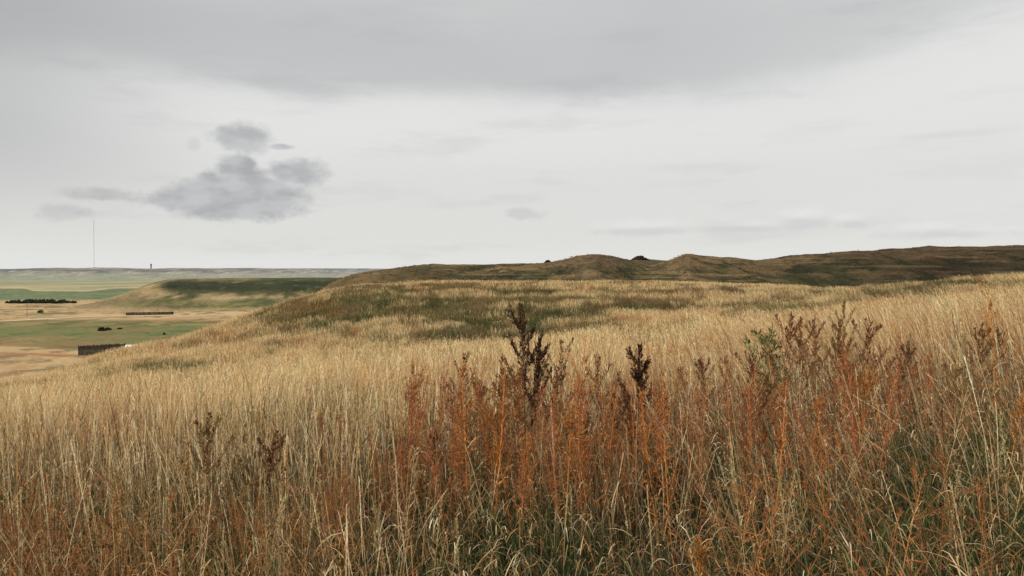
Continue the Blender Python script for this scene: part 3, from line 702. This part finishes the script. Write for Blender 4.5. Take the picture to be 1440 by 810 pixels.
# the weeds one can single out: top of plant in the view, distance, kind
HERO = [
 ('seeding_weed', 'dark', 737, 430, 5.6, 0.0, 5, 'tallest dark weed with black brown seed spikes, standing above the centre of the meadow'),
 ('seeding_weed', 'dark', 903, 488, 5.4, 0.0, 8, 'bushy weed with black seed spikes over bright orange stems, right of the tallest dark weed'),
 ('seeding_weed', 'umber', 286, 586, 3.8, 0.0, 11, 'pointed dark brown weed with an orange stem, alone in the tan grass at the left'),
 ('seeding_weed', 'dark', 762, 478, 6.0, 0.0, 14, 'thin dark weed close behind the right side of the tallest dark weed'),
 ('seeding_weed', 'umber', 652, 500, 6.2, 0.0, 17, 'slim brown weed on the left edge of the rust coloured clump'),
 ('seeding_weed', 'umber', 787, 482, 5.8, 0.0, 20, 'brown red weed with upswept branches between the tallest dark weed and the orange one'),
 ('orange_weed', 'orange', 824, 466, 5.0, 0.0, 23, 'bright orange feathery weed in the middle of the rust coloured clump'),
 ('seeding_weed', 'umber', 846, 503, 5.5, 0.0, 26, 'small dark tipped weed just right of the bright orange weed'),
 ('seeding_weed', 'umber', 1186, 424, 6.2, 0.0, 29, 'tall wide red brown weed rising over the grass at the right, beside the olive slope'),
 ('seeding_weed', 'umber', 1072, 528, 5.6, -.05, 32, 'thin brown stalk standing under the green leafy bush'),
 ('seeding_weed', 'umber', 992, 505, 6.2, 0.0, 34, 'crooked brown stalk in pale grass between the black seeded bush and the green bush'),
 ('orange_weed', 'orange', 1390, 404, 6.0, -.05, 35, 'orange brown weed reaching highest at the far right edge of the meadow'),
 ('orange_weed', 'rust', 585, 508, 6.0, 0.0, 38, 'reddish feathery weed at the left end of the rust coloured clump'),
 ('seeding_weed', 'umber', 388, 612, 4.0, .25, 41, 'leaning brown weed just right of the pointed dark brown weed'),
 ('green_bush', 'green', 1078, 464, 5.2, 0.0, 44, 'green leafy bush standing in the tan grass at the right'),
 ('orange_weed', 'orange', 985, 748, 3.0, -.05, 47, 'small golden orange weed low in the nearest grass'),
]
for nm, kind, px, py, Yh, lean, seed, lab in HERO:
    x, y, z = at(px, Yh); H = topz(px, py, Yh) - z
    r = make_weed(nm, kind, H, seed, lean); r.location = (x - lean * H, y, z - .02)
    tag(r, lab, 'bush' if nm == 'green_bush' else 'weed')
# the rest of the weeds: prototypes copied
protos = {}
for k, nv in (('rust', 5), ('orange', 3), ('umber', 3), ('straw', 3), ('twig', 4)):
    protos[k] = [[make_weed({'rust': 'rust_weed', 'orange': 'orange_weed', 'umber': 'seeding_weed', 'straw': 'straw_stalk', 'twig': 'branching_weed'}[k], k, 1.0, 200 + 10 * i + len(k), [0, .06, -.06, .1, -.12][i]), False] for i in range(nv)]
GROUPS = [
 # kind, n, px range, Y range, py top range, lean, label, group
 ('rust', 54, (560, 1000), (4.2, 6.2), (495, 630), 0, 'rust red feathery weed in the dense clump around the tallest dark weed', 'rust red weeds of the centre clump'),
 ('orange', 14, (620, 960), (4.2, 5.8), (500, 610), 0, 'orange branched weed glowing within the rust red centre clump', 'orange weeds of the centre clump'),
 ('umber', 12, (600, 1010), (4.8, 7.0), (510, 610), 0, 'short dark brown seeded weed among the rust red centre clump', 'brown weeds of the centre clump'),
 ('rust', 14, (460, 600), (4.0, 6), (570, 680), 0, 'rust red stalk left of the centre clump before pale grass', 'red stalks left of the clump'),
 ('rust', 46, (1020, 1460), (4.0, 7.5), (470, 600), -.12, 'red brown weed leaning left in the tangled growth at the right', 'red weeds at the right'),
 ('orange', 10, (1040, 1460), (3.6, 6.5), (500, 660), -.12, 'orange twiggy weed leaning left in the tangled growth at the right', 'orange weeds at the right'),
 ('umber', 16, (1040, 1460), (5.0, 8.0), (440, 540), -.05, 'dark red brown weed on the rise at the right', 'brown weeds at the right'),
 ('straw', 24, (950, 1460), (3.4, 6.0), (520, 660), -.2, 'pale straw stalk leaning left among rusty weeds', 'straw stalks at the right'),
 ('twig', 20, (-30, 170), (3.0, 4.2), (650, 730), .1, 'orange brown twiggy weed spreading low in the near left corner', 'twiggy weeds in the near left corner'),
 ('twig', 20, (180, 500), (3.0, 4.6), (660, 740), 0, 'orange brown twiggy weed around the foot of the pointed dark brown weed', 'twiggy weeds around the pointed weed'),
 ('rust', 6, (330, 520), (3.6, 5.0), (640, 700), .0, 'short rusty weed in shaded grass left of the centre', 'short rusty weeds left of centre'),
 ('straw', 18, (60, 700), (3.2, 5.0), (620, 720), 0, 'pale upright straw stalk standing in the near grass', 'straw stalks in the near grass'),
 ('twig', 14, (1000, 1440), (2.9, 4.0), (640, 730), -.2, 'bent brown twiggy weed in the nearest growth at the right', 'twiggy weeds at the near right'),
]
for kind, n, pr, yr, tr, lean, lab, grp in GROUPS:
    for i in range(n):
        slot = protos[kind][rng.integers(0, len(protos[kind]))]
        px = pr[0] + (pr[1] - pr[0]) * (i + rng.random()) / n; Yh = rng.uniform(*yr); py = rng.uniform(*tr)
        x, y, z = at(px, Yh); H = float(np.clip(topz(px, py, Yh) - z, .45, 1.6))
        if slot[1]: r = dup(slot[0])
        else: r = slot[0]; slot[1] = True
        r.location = (x, y, z - .02); r.scale = (H, H, H)
        r.rotation_euler = (rng.normal(0, .05), lean + rng.normal(0, .07), rng.uniform(-.6, .6) + (pi if rng.random() < .5 else 0))
        if abs(r.rotation_euler[2]) > 1.6: r.rotation_euler[1] *= 1
        tag(r, lab, 'weed', grp)
for k in protos:
    for root, used in protos[k]:
        if not used:
            for ch in list(root.children): bpy.data.objects.remove(ch)
            bpy.data.objects.remove(root)

# long bent straws crossing the right of the meadow
def straw(p_bot, p_top, Yh, bow, lab):
    x0, y0, _ = at(p_bot[0], Yh); z0 = EYE + (HZ - p_bot[1]) / F * Yh
    zgr = float(zg(x0, y0))
    x1 = (p_top[0] - 720) / F * (Yh - .2); z1 = EYE + (HZ - p_top[1]) / F * (Yh - .2)
    a = np.array([x0, y0, z0]); b = np.array([x1, y0 - .2, z1]); d = (a - b) / (a[2] - b[2]); base = a + d * (zgr - z0 - .02)
    root = empty('bent_straw', tuple(base))
    e = b - base; m = e * .5 + np.array([-bow * .3, 0, bow])
    s = Blades(); s.tube(np.zeros((1, 3)), m[None], e[None], .0026, 12, lin((.55, .38, .2)), lin((.66, .5, .32)), tip=.4, sides=5)
    obj('stem', s.mesh('stem'), M_WEED, root)
    R = np.random.default_rng(int(p_top[0])); n = 70; t = R.uniform(.8, 1.0, n); P = bez(np.zeros(3), m, e, t)
    h = Blades(); dn = R.normal(0, .5, (n, 3)) + (e / np.linalg.norm(e))[None] * 1.2; q = P + dn * .016
    h.add(P, (P + q) / 2, q, .0035, 1, lin((.6, .44, .27)), lin((.7, .55, .38)), tip=.2)
    obj('seed_head', h.mesh('seed_head'), M_WEED, root)
    tag(root, lab, 'grass stalk')
straw((1045, 790), (910, 566), 3.6, .05, 'long pale straw slanting across green growth, its tip at the black seeded bush')
straw((1000, 690), (965, 555), 4.2, .02, 'short thin pale straw rising just right of the black seeded bush')
straw((1225, 800), (1100, 560), 3.5, .06, 'long bent straw leaning left below the green leafy bush')
straw((1400, 790), (1300, 560), 3.4, .07, 'thick pale straw leaning left at the right side of the near grass')
straw((1190, 700), (1120, 570), 4.0, .03, 'slim straw right beside the long bent straw below the green bush')

# ------------------------------------------------------------------ far things
import bmesh
def bm_obj(name, build, mat, parent=None, smooth=False):
    bm = bmesh.new(); build(bm); me = bpy.data.meshes.new(name); bmesh.ops.recalc_face_normals(bm, faces=bm.faces); bm.to_mesh(me); bm.free()
    if smooth:
        for p in me.polygons: p.use_smooth = True
    return obj(name, me, mat, parent)
def box(bm, c, s, taper=1.0):
    vs = []
    for dz in (-1, 1):
        k = taper if dz > 0 else 1
        for dx, dy in ((-1, -1), (1, -1), (1, 1), (-1, 1)): vs.append(bm.verts.new((c[0] + dx * s[0] / 2 * k, c[1] + dy * s[1] / 2 * k, c[2] + dz * s[2] / 2)))
    for f in ((3, 2, 1, 0), (4, 5, 6, 7), (0, 1, 5, 4), (1, 2, 6, 5), (2, 3, 7, 6), (3, 0, 4, 7)): bm.faces.new([vs[i] for i in f])
def rod(bm, a, b, r0, r1=None, n=6):
    from mathutils import Vector
    a = Vector(a); b = Vector(b); r1 = r0 if r1 is None else r1; d = (b - a).normalized()
    u = d.orthogonal().normalized(); v = d.cross(u); A = []; Bv = []
    for i in range(n):
        k = i * 2 * pi / n; w = u * math.cos(k) + v * math.sin(k); A.append(bm.verts.new(a + w * r0)); Bv.append(bm.verts.new(b + w * r1))
    for i in range(n): bm.faces.new((A[i], A[(i + 1) % n], Bv[(i + 1) % n], Bv[i]))
    bm.faces.new(A[::-1]); bm.faces.new(Bv)
M_STEEL = mat_plain('grey_steel', (.62, .62, .63), .7, .1)
M_CONC = mat_plain('dark_concrete', (.20, .205, .22), .8, .15, .2)
M_WOOD = mat_plain('weathered_dark_wood', (.026, .028, .030), .9, .35, 2)
M_POLE = mat_plain('pole_wood', (.12, .09, .07), .9, .2)
M_PALE = mat_plain('pale_sheet_metal', (.62, .62, .62), .5, .06)
M_ROCK = mat_plain('dark_shale', (.026, .016, .011), 1.0, .5, 1.5)
M_ROCK.node_tree.nodes['Principled BSDF'].inputs['Specular IOR Level'].default_value = .03

def mast():
    Yh = 5000; px = 132.5; x = (px - 720) / F * Yh; z0 = EYE + (HZ - 376.5) / F * Yh - 4; top = EYE + (HZ - 307) / F * Yh
    r = empty('radio_mast', (x, Yh, z0)); H = top - z0
    def lattice(bm):
        w = .95
        cs = [(w, 0), (-w / 2, w * .87), (-w / 2, -w * .87)]
        for cx, cy in cs: rod(bm, (cx, cy, 0), (cx, cy, H * .9), .38, .38, 5)
        k = 40
        for i in range(k):
            za, zb = H * .9 * i / k, H * .9 * (i + 1) / k
            for j in range(3):
                a, b = cs[j], cs[(j + 1) % 3]; rod(bm, (*a, za), (*b, zb), .22, .22, 3); rod(bm, (*a, zb), (*b, zb), .22, .22, 3)
    bm_obj('lattice_shaft', lattice, M_STEEL, r)
    bm_obj('antenna', lambda bm: (rod(bm, (0, 0, H * .9), (0, 0, H * .965), 1.9, 1.9, 8), rod(bm, (0, 0, H * .965), (0, 0, H), .6, .4, 6)), M_STEEL, r)
    for lv in (.3, .58, .86):
        for j in range(3):
            a = radians(30 + 120 * j); bm_obj('guy_wire', lambda bm: rod(bm, (0, 0, H * lv), (math.cos(a) * 150, math.sin(a) * 150, -12), .05, .05, 3), M_STEEL, r)
    tag(r, 'tall thin guyed radio mast standing on the far mesa at the left', 'radio mast')
    s = empty('equipment_hut', (x + 9, Yh - 12, z0 + 1))
    bm_obj('wall', lambda bm: box(bm, (0, 0, 3), (11, 8, 6)), M_CONC, s); bm_obj('roof', lambda bm: box(bm, (0, 0, 6.4), (12, 9, .8), .9), M_STEEL, s)
    tag(s, 'tiny dark hut at the foot of the radio mast', 'hut')
mast()
def tower():
    Yh = 5000; px = 212.5; x = (px - 720) / F * Yh; z0 = EYE + (HZ - 378.5) / F * Yh - 6; H = EYE + (HZ - 371) / F * Yh - z0
    r = empty('water_tower', (x, Yh, z0))
    bm_obj('shaft', lambda bm: rod(bm, (0, 0, 0), (0, 0, H * .72), 4.6, 4.2, 16), M_CONC, r)
    bm_obj('tank', lambda bm: (rod(bm, (0, 0, H * .72), (0, 0, H * .8), 4.2, 5.8, 16), rod(bm, (0, 0, H * .8), (0, 0, H * .97), 5.8, 5.8, 16), rod(bm, (0, 0, H * .97), (0, 0, H), 5.8, 4, 16)), M_CONC, r)
    tag(r, 'stubby grey tower with a wider top on the far mesa, right of the mast', 'tower')
tower()
def pole():
    px = 37.5; X_, Y_ = val(px, 446); z = float(zg(X_, Y_, False)); r = empty('utility_pole', (X_, Y_, z)); H = 8.4
    bm_obj('post', lambda bm: rod(bm, (0, 0, 0), (0, 0, H), .17, .12, 8), M_POLE, r)
    bm_obj('crossarm', lambda bm: box(bm, (0, 0, H - .7), (2.2, .14, .14)), M_POLE, r)
    for dx in (-.95, -.4, .4, .95): bm_obj('insulator', lambda bm: rod(bm, (dx, 0, H - .62), (dx, 0, H - .4), .06, .05, 6), M_PALE, r)
    tag(r, 'single thin wooden utility pole beside the dirt road in the valley', 'utility pole')
pole()
def board_fence(name, pa, pb, h, mat, lab, cat, sp=.34):
    (xa, ya), (xb, yb) = pa, pb; L = math.hypot(xb - xa, yb - ya); z = float(min(zg(xa, ya, False), zg(xb, yb, False)))
    r = empty(name, (xa, ya, z), math.atan2(yb - ya, xb - xa)); R = np.random.default_rng(3)
    def boards(bm):
        x = 0
        while x < L:
            hh = h * R.uniform(.92, 1.03); box(bm, (x + sp * .46, .02 * R.normal(), hh / 2), (sp * .88, .05, hh)); x += sp
    bm_obj('board_panel', boards, mat, r)
    for f in (.25, .8): bm_obj('rail', lambda bm: box(bm, (L / 2, -.1, h * f), (L, .08, .12)), mat, r)
    k = max(2, int(L / 4))
    for i in range(k + 1): bm_obj('post', lambda bm: box(bm, (L * i / k, .12, h * .53), (.2, .18, h * 1.06)), mat, r)
    tag(r, lab, cat)
xa, ya = val(109.5, 500); xb, yb = val(175, 496.5)
board_fence('corral_fence', (xa, ya), (xb, yb), 3.2, M_WOOD, 'dark weathered board corral fence at the foot of the slope', 'fence')
xa, ya = val(177, 443.5); xb, yb = val(242, 442.4)
board_fence('windbreak_fence', (xa, ya), (xb, yb), 1.9, mat_plain('dark_brown_boards', (.03, .02, .018), .9, .3, 2), 'long low dark brown windbreak fence along the valley road', 'fence', .8)
def shed():
    X_, Y_ = val(189, 499); z = float(zg(X_, Y_, False)); r = empty('metal_shed', (X_, Y_, z), .1)
    bm_obj('wall', lambda bm: box(bm, (0, 0, 1.35), (5.2, 3.0, 2.7)), M_PALE, r)
    def roof(bm):
        a = [bm.verts.new(p) for p in ((-2.8, -1.7, 2.71), (2.8, -1.7, 2.71), (2.8, 0, 3.3), (-2.8, 0, 3.3), (2.8, 1.7, 2.71), (-2.8, 1.7, 2.71))]
        for f in ((0, 1, 2, 3), (3, 2, 4, 5), (0, 3, 5), (1, 4, 2), (0, 5, 4, 1)): bm.faces.new([a[i] for i in f])
    bm_obj('roof', roof, M_PALE, r)
    tag(r, 'small white shed whose roof peeks over the grassy slope', 'shed')
shed()
def clump(name, X_, Y_, z, sx, sy, sz, n, leaf, cols, mat, lab, cat, seed, kind=None, part='foliage', stemr=.08):
    """leafy clump: several short stems carrying leaf-sized faces"""
    R = np.random.default_rng(seed); r = empty(name, (X_, Y_, z)) if kind != 'stuff' else None
    a = R.uniform(0, 2 * pi, n); rad = np.sqrt(R.uniform(.05, 1, n)); hh = R.uniform(0, 1, n) ** .8
    lob = .7 + .45 * vnoise(np.cos(a) * 2 + 5, hh * 3, seed)
    P = np.stack([np.cos(a) * rad * sx * lob * np.sqrt(1 - .75 * hh ** 2), np.sin(a) * rad * sy * lob * np.sqrt(1 - .75 * hh ** 2), hh * sz * (.75 + .35 * vnoise(a * 1.5, hh, seed + 2))], 1)
    d = R.normal(0, 1, (n, 3)); d /= np.linalg.norm(d, axis=1)[:, None]; q = P + d * leaf * R.uniform(.5, 1.3, (n, 1))
    s = np.cross(d, R.normal(0, 1, (n, 3))); s /= np.linalg.norm(s, axis=1)[:, None]
    c = np.array(cols)[R.integers(0, len(cols), n)] * R.uniform(.7, 1.3, (n, 1))
    b = Blades(); b.add(P, (P + q) / 2, q, leaf * .7, 2, c * .8, c, tip=.3, base=.4, side=s)
    obj(part, b.mesh(part), mat, r)
    st = Blades(); k = 7; aa = R.uniform(0, 2 * pi, k); e = np.stack([np.cos(aa) * sx * .5, np.sin(aa) * sy * .5, np.full(k, sz * .7)], 1)
    st.tube(np.stack([np.cos(aa) * sx * .15, np.sin(aa) * sy * .15, np.full(k, -.1)], 1), e * np.array([.4, .4, .5]), e, stemr, 3, lin((.06, .045, .03)), lin((.05, .04, .03)))
    obj('stem', st.mesh('stem'), mat, r)
    tag(r, lab, cat); return r
DKC = [(.02, .025, .018), (.035, .032, .02), (.05, .035, .025)]
X_, Y_ = val(142, 465.5); clump('dark_shrub', X_, Y_, V, 2.2, 1.6, 1.7, 1400, .3, DKC, M_WEED, 'dark shrub alone on the green valley field', 'shrub', 1)
X_, Y_ = val(151, 464.5); clump('dark_shrub', X_, Y_, V, 1.8, 1.3, 1.3, 900, .3, [(.06, .04, .035), (.04, .03, .03)], M_WEED, 'brownish shrub touching the right side of the dark shrub on the valley field', 'shrub', 2)
X_, Y_ = val(168, 463); clump('dark_shrub', X_, Y_, V, 1.4, 1.1, .7, 500, .3, [(.07, .05, .03), (.05, .05, .03)], M_WEED, 'low flat shrub set apart right of the pair on the valley field', 'shrub', 3)
X_, Y_ = val(230.5, 471); clump('dark_shrub', X_, Y_, V, .7, .6, 1.0, 300, .2, [(.03, .02, .04), (.03, .03, .03)], M_WEED, 'tiny dark shrub at the edge of the valley field by the slope', 'shrub', 4)
X_, Y_ = val(56, 440.5); clump('green_shrub', X_, Y_, V, 2.4, 1.8, 2.2, 900, .35, [(.07, .10, .04), (.10, .12, .05)], M_WEED, 'round green shrub in the tan valley right of the utility pole', 'shrub', 5)
# shelterbelt: far-off wood reading as one mass
R = np.random.default_rng(12); b = Blades()
for i in range(120):
    px = R.uniform(8, 107); e = 1 - abs((px - 58) / 52) ** 3
    X_, Y_ = val(px, 427 - R.uniform(0, 1.5)); hh = (1.4 + 1.5 * e) * R.uniform(.6, 1.2)
    if px > 92: hh = R.uniform(1, 2)
    n = 160; a = R.uniform(0, 2 * pi, n); t = R.uniform(0, 1, n)
    rr_ = 2.0 * np.sqrt(np.clip(1 - (t * 1.05) ** 2, .02, 1)) * np.sqrt(R.random(n))
    P = np.stack([X_ + np.cos(a) * rr_, Y_ + np.sin(a) * rr_, V + t * hh], 1); d = R.normal(0, 1, (n, 3)); q = P + d * .3
    c = np.array([(.03, .042, .03), (.045, .055, .034), (.022, .03, .024)])[R.integers(0, 3, n)]
    b.add(P, (P + q) / 2, q, .6, 1, c, c, tip=.5)
tag(obj('shelterbelt_trees', b.mesh('shelterbelt_trees'), M_WEED), kind='stuff')
# dark spoil heaps on the skyline
def heap(name, px0, px1, pyt, pyb, Yh, lab, seed):
    x0 = (px0 - 720) / F * Yh; x1 = (px1 - 720) / F * Yh; zt = EYE + (HZ - pyt) / F * Yh; zb = EYE + (HZ - pyb) / F * Yh
    r = empty(name, ((x0 + x1) / 2, Yh, zb)); w = (x1 - x0) / 2; h = zt - zb
    n, m = 90, 60; U, W_ = np.meshgrid(np.linspace(-1.1, 1.1, n), np.linspace(-1.1, 1.1, m))
    d = np.maximum(np.abs(U) * 1.0, np.abs(W_) * .9) ** 1.0; z = h * (1 - sstep(.08, 1.08, np.hypot(U + .12, W_ * .9))) * (.9 + .22 * fbm(U * 5, W_ * 5, seed, 4)) + (fbm(U * 9, W_ * 9, seed + 3, 3) - .5) * h * .16
    P = np.stack([U * w, W_ * w * .8, z - .4], -1).reshape(-1, 3); idx = np.arange(n * m).reshape(m, n)
    Q = np.stack([idx[:-1, :-1], idx[:-1, 1:], idx[1:, 1:], idx[1:, :-1]], -1).reshape(-1, 4)
    obj('rubble', new_mesh('rubble', P, Q, None, False), M_ROCK, r)
    R = np.random.default_rng(seed)
    def rocks(bm):
        for i in range(170):
            u, v = R.uniform(-.95, .95), R.uniform(-.9, .5); q = math.hypot(u, v * .9); zz = h * (1 - float(sstep(.08, 1.08, q))) * 1.0 - .3
            s = w * R.uniform(.05, .10)
            ico = bmesh.ops.create_icosphere(bm, subdivisions=1, radius=s)
            for vv in ico['verts']: vv.co = vv.co * float(R.uniform(.7, 1.2)); vv.co.x += u * w; vv.co.y += v * w * .8; vv.co.z += zz
    bm_obj('boulders', rocks, M_ROCK, r)
    tag(r, lab, 'rock heap')
heap('spoil_heap', 880, 920, 359.8, 370, 330, 'large dark brown rubble heap in the saddle between the two grassy mounds', 5)
heap('spoil_heap', 762, 779, 364.6, 371.5, 246, 'small dark rubble heap on the skyline left of the round mound', 9)
def post():
    Yh = 305; px = 1206.5; x = (px - 720) / F * Yh; zt = EYE + (HZ - 351) / F * Yh; zb = EYE + (HZ - 357.5) / F * Yh
    r = empty('marker_post', (x, Yh, zb))
    bm_obj('post', lambda bm: rod(bm, (0, 0, 0), (0, 0, zt - zb), .13, .11, 6), M_POLE, r)
    bm_obj('cap', lambda bm: rod(bm, (0, 0, zt - zb), (0, 0, zt - zb + .12), .16, .05, 6), M_POLE, r)
    tag(r, 'single short post on the skyline of the dark hill at the right', 'post')
post()

# ------------------------------------------------------------------ camera
cam = bpy.data.cameras.new('camera'); cam.lens = 28; cam.sensor_width = 36; cam.clip_start = .05; cam.clip_end = 40000
co = bpy.data.objects.new('camera', cam); C.objects.link(co)
co.location = (0, 0, EYE); co.rotation_euler = (radians(90) - math.atan((405 - HZ) / F), 0, 0)
bpy.context.scene.camera = co

# ------------------------------------------------------------------ light
SUN_EL, SUN_AZ = 46, 238     # azimuth clockwise from +Y (behind, left)
w = bpy.data.worlds.new('World'); bpy.context.scene.world = w; w.use_nodes = True
nt = w.node_tree; nt.nodes.clear()
out = N(nt, 'ShaderNodeOutputWorld'); bg = N(nt, 'ShaderNodeBackground'); nt.links.new(bg.outputs[0], out.inputs[0])
sky = N(nt, 'ShaderNodeTexSky'); sky.sky_type = 'NISHITA'; sky.sun_disc = False; sky.sun_elevation = radians(SUN_EL); sky.sun_rotation = radians(SUN_AZ)
def lk(a, b): nt.links.new(a, b)
def mth(op, a, b=None, c=None, clamp=False):
    n = N(nt, 'ShaderNodeMath', operation=op); n.use_clamp = clamp
    for i, v in enumerate((a, b, c)):
        if v is None: continue
        if isinstance(v, (int, float)): n.inputs[i].default_value = v
        else: lk(v, n.inputs[i])
    return n.outputs[0]
def smst(v, a, b, lo=0, hi=1):
    n = N(nt, 'ShaderNodeMapRange', interpolation_type='SMOOTHSTEP'); lk(v, n.inputs['Value'])
    n.inputs['From Min'].default_value = a; n.inputs['From Max'].default_value = b; n.inputs['To Min'].default_value = lo; n.inputs['To Max'].default_value = hi
    return n.outputs[0]
def noise(vec, scale, detail=5, rough=.55, st=(1, 1, 1), loc=(0, 0, 0)):
    m = N(nt, 'ShaderNodeMapping'); m.inputs['Scale'].default_value = st; m.inputs['Location'].default_value = loc; lk(vec, m.inputs['Vector'])
    n = N(nt, 'ShaderNodeTexNoise'); n.inputs['Scale'].default_value = scale; n.inputs['Detail'].default_value = detail; n.inputs['Roughness'].default_value = rough
    lk(m.outputs[0], n.inputs['Vector']); return n.outputs['Fac']
def cmix(a, b, f):
    n = N(nt, 'ShaderNodeMix', data_type='RGBA')
    for s, v in ((n.inputs[6], a), (n.inputs[7], b)):
        if isinstance(v, tuple): s.default_value = (*v, 1)
        else: lk(v, s)
    if isinstance(f, (int, float)): n.inputs[0].default_value = f
    else: lk(f, n.inputs[0])
    return n.outputs[2]
tc = N(nt, 'ShaderNodeTexCoord'); sp = N(nt, 'ShaderNodeSeparateXYZ'); lk(tc.outputs['Generated'], sp.inputs[0])
azi = mth('ARCTAN2', sp.outputs[0], sp.outputs[1]); ele = mth('ARCSINE', sp.outputs[2])
cb = N(nt, 'ShaderNodeCombineXYZ'); lk(azi, cb.inputs[0]); lk(ele, cb.inputs[1]); AE = cb.outputs[0]
def aedir(px, py):
    x = (px - 720) / F; z = (HZ - py) / F; return math.atan(x), math.atan(z / math.hypot(1, x))
K_ = 1 / F
n_big = noise(AE, 2.2, 4, .5, (1, 2.6, 1)); n_str = noise(AE, 5, 6, .6, (1, 5, 1), (3, 1, 0)); n_fine = noise(AE, 22, 6, .6, (1, 1.6, 1), (9, 4, 0))
# warped elevation of the high cloud sheet's lower edge
def band(c_py, half, tiltk=0.0, warp=.10, src=n_big):
    a0, e0 = aedir(720, c_py)
    e = mth('ADD', ele, mth('MULTIPLY', mth('SUBTRACT', src, .5), warp)); e = mth('ADD', e, mth('MULTIPLY', azi, tiltk))
    return smst(e, e0 - half, e0 + half)
lower = (.75, .745, .725)
basec = cmix((.80, .80, .785), lower, smst(ele, .0, .05))
basec = cmix(basec, (.83, .83, .805), smst(ele, .10, .2))
basec = cmix(basec, (.60, .60, .595), mth('MULTIPLY', smst(n_str, .5, .68), .35))
edge_e = mth('SUBTRACT', ele, mth('MULTIPLY', mth('MAXIMUM', mth('SUBTRACT', azi, .38), 0.0), .28))
edge_e = mth('ADD', edge_e, mth('MULTIPLY', mth('SUBTRACT', n_big, .5), .10))
edge_e = mth('ADD', edge_e, mth('MULTIPLY', mth('SUBTRACT', n_str, .5), .02))
edge_e = mth('ADD', edge_e, mth('MULTIPLY', mth('SUBTRACT', n_fine, .5), .012))
top_m = mth('ADD', mth('MULTIPLY', smst(edge_e, aedir(720, 158)[1], aedir(720, 112)[1]), mth('SUBTRACT', .52, mth('MULTIPLY', smst(azi, .1, .5), .22))), mth('MULTIPLY', smst(edge_e, aedir(720, 230)[1], aedir(720, 40)[1]), .38))
sheet = cmix((.40, .41, .425), (.52, .525, .53), smst(mth('ADD', ele, mth('MULTIPLY', mth('SUBTRACT', n_big, .5), .25)), .23, .36))
basec = cmix(basec, sheet, mth('MULTIPLY', top_m, .78))
# brighter gap near the top of the sheet, darker left shoulder

lf = mth('MULTIPLY', smst(azi, -.30, -.62), smst(ele, .02, .16)); basec = cmix(basec, (.40, .405, .41), mth('MULTIPLY', lf, .6))
rt = mth('MULTIPLY', smst(azi, .22, .55), smst(ele, .30, .16)); basec = cmix(basec, (.78, .78, .76), mth('MULTIPLY', rt, .5))
# separate clouds
def cloud(lst, colr_, strength, soft=.35, warp=1.0, nsrc=None):
    global basec
    fld = None
    for px, py, rx, ry in lst:
        a0, e0 = aedir(px, py)
        m = N(nt, 'ShaderNodeMapping', vector_type='TEXTURE'); m.inputs['Location'].default_value = (a0, e0, 0); m.inputs['Scale'].default_value = (rx * K_, ry * K_, 1)
        lk(AE, m.inputs['Vector']); l = N(nt, 'ShaderNodeVectorMath', operation='LENGTH'); lk(m.outputs[0], l.inputs[0])
        d = mth('SUBTRACT', 1.0, l.outputs['Value'])
        if fld is None: fld = d
        else:
            fld = mth('SMOOTH_MAX', fld, d, .25)
    nn = nsrc or n_fine
    fld = mth('ADD', fld, mth('MULTIPLY', mth('SUBTRACT', nn, .44), 1.6 * warp))
    fld = mth('ADD', fld, mth('MULTIPLY', mth('SUBTRACT', n_wisp, .5), .55 * warp))
    a = mth('MULTIPLY', smst(fld, -.12, soft + .08), strength)
    basec = cmix(basec, colr_, a); return fld
n_wisp = noise(AE, 90, 8, .7, (1, 1.5, 1), (1.3, 6, 0))
n_cl = noise(AE, 30, 8, .6, (1, 1.35, 1), (4.3, 2.6, 0))
shade = cmix((.39, .398, .41), (.55, .555, .56), smst(noise(AE, 20, 4, .5, (1, 2.2, 1), (5, 5, 0)), .35, .65))
cloud([(345,196,42,20),(395,207,18,5)], shade, .80, .45, .85, n_cl)
cloud([(333,236,28,20),(418,244,44,20),(345,262,66,24),(335,284,105,24),(256,282,40,17),(370,268,60,20),(320,298,70,12),(300,272,60,22)], shade, .92, .45, .8, n_cl)
cloud([(138,273,46,9),(88,299,32,11)], shade, .55, .6, 1.1, n_cl)
cloud([(273,204,10,10)], shade, .35, .6, 1.1, n_cl)
cloud([(735,300,32,10)], (.58, .585, .58), .6, .6, 1.1, n_cl)
cloud([(1130,300,34,10),(1190,306,26,8),(1060,314,50,8),(1290,318,60,8),(1390,325,50,10),(900,316,70,9)], (.85, .85, .84), .45, 1.0, 1.2, n_cl)
cloud([(1135,315,36,9),(1200,316,28,6),(1040,322,60,6),(900,326,80,7),(1330,330,90,7)], (.60, .605, .61), .55, .9, 1.2, n_cl)

cloud([(980,235,110,8),(1330,190,90,6)], (.62, .62, .615), .35, 1.0, .6, n_str)
skym = N(nt, 'ShaderNodeVectorMath', operation='SCALE'); lk(sky.outputs[0], skym.inputs[0]); skym.inputs['Scale'].default_value = .08
fin = cmix(basec, skym.outputs[0], .06)
lk(fin, bg.inputs['Color']); bg.inputs['Strength'].default_value = 1.0

sl = bpy.data.lights.new('sun', 'SUN'); sl.energy = 4.8; sl.angle = radians(9); sl.color = (1, .93, .80)
so = bpy.data.objects.new('sun', sl); C.objects.link(so)
so.rotation_euler = (radians(90 - SUN_EL), 0, radians(180 - SUN_AZ))   # lamp sits in the sky's sun direction
sc = bpy.context.scene
sc.view_settings.view_transform = 'Standard'; sc.view_settings.look = 'None'; sc.view_settings.exposure = 0; sc.view_settings.gamma = 1
sc.cycles.max_bounces = 6; sc.cycles.diffuse_bounces = 3; sc.cycles.transmission_bounces = 3
print('scene built')
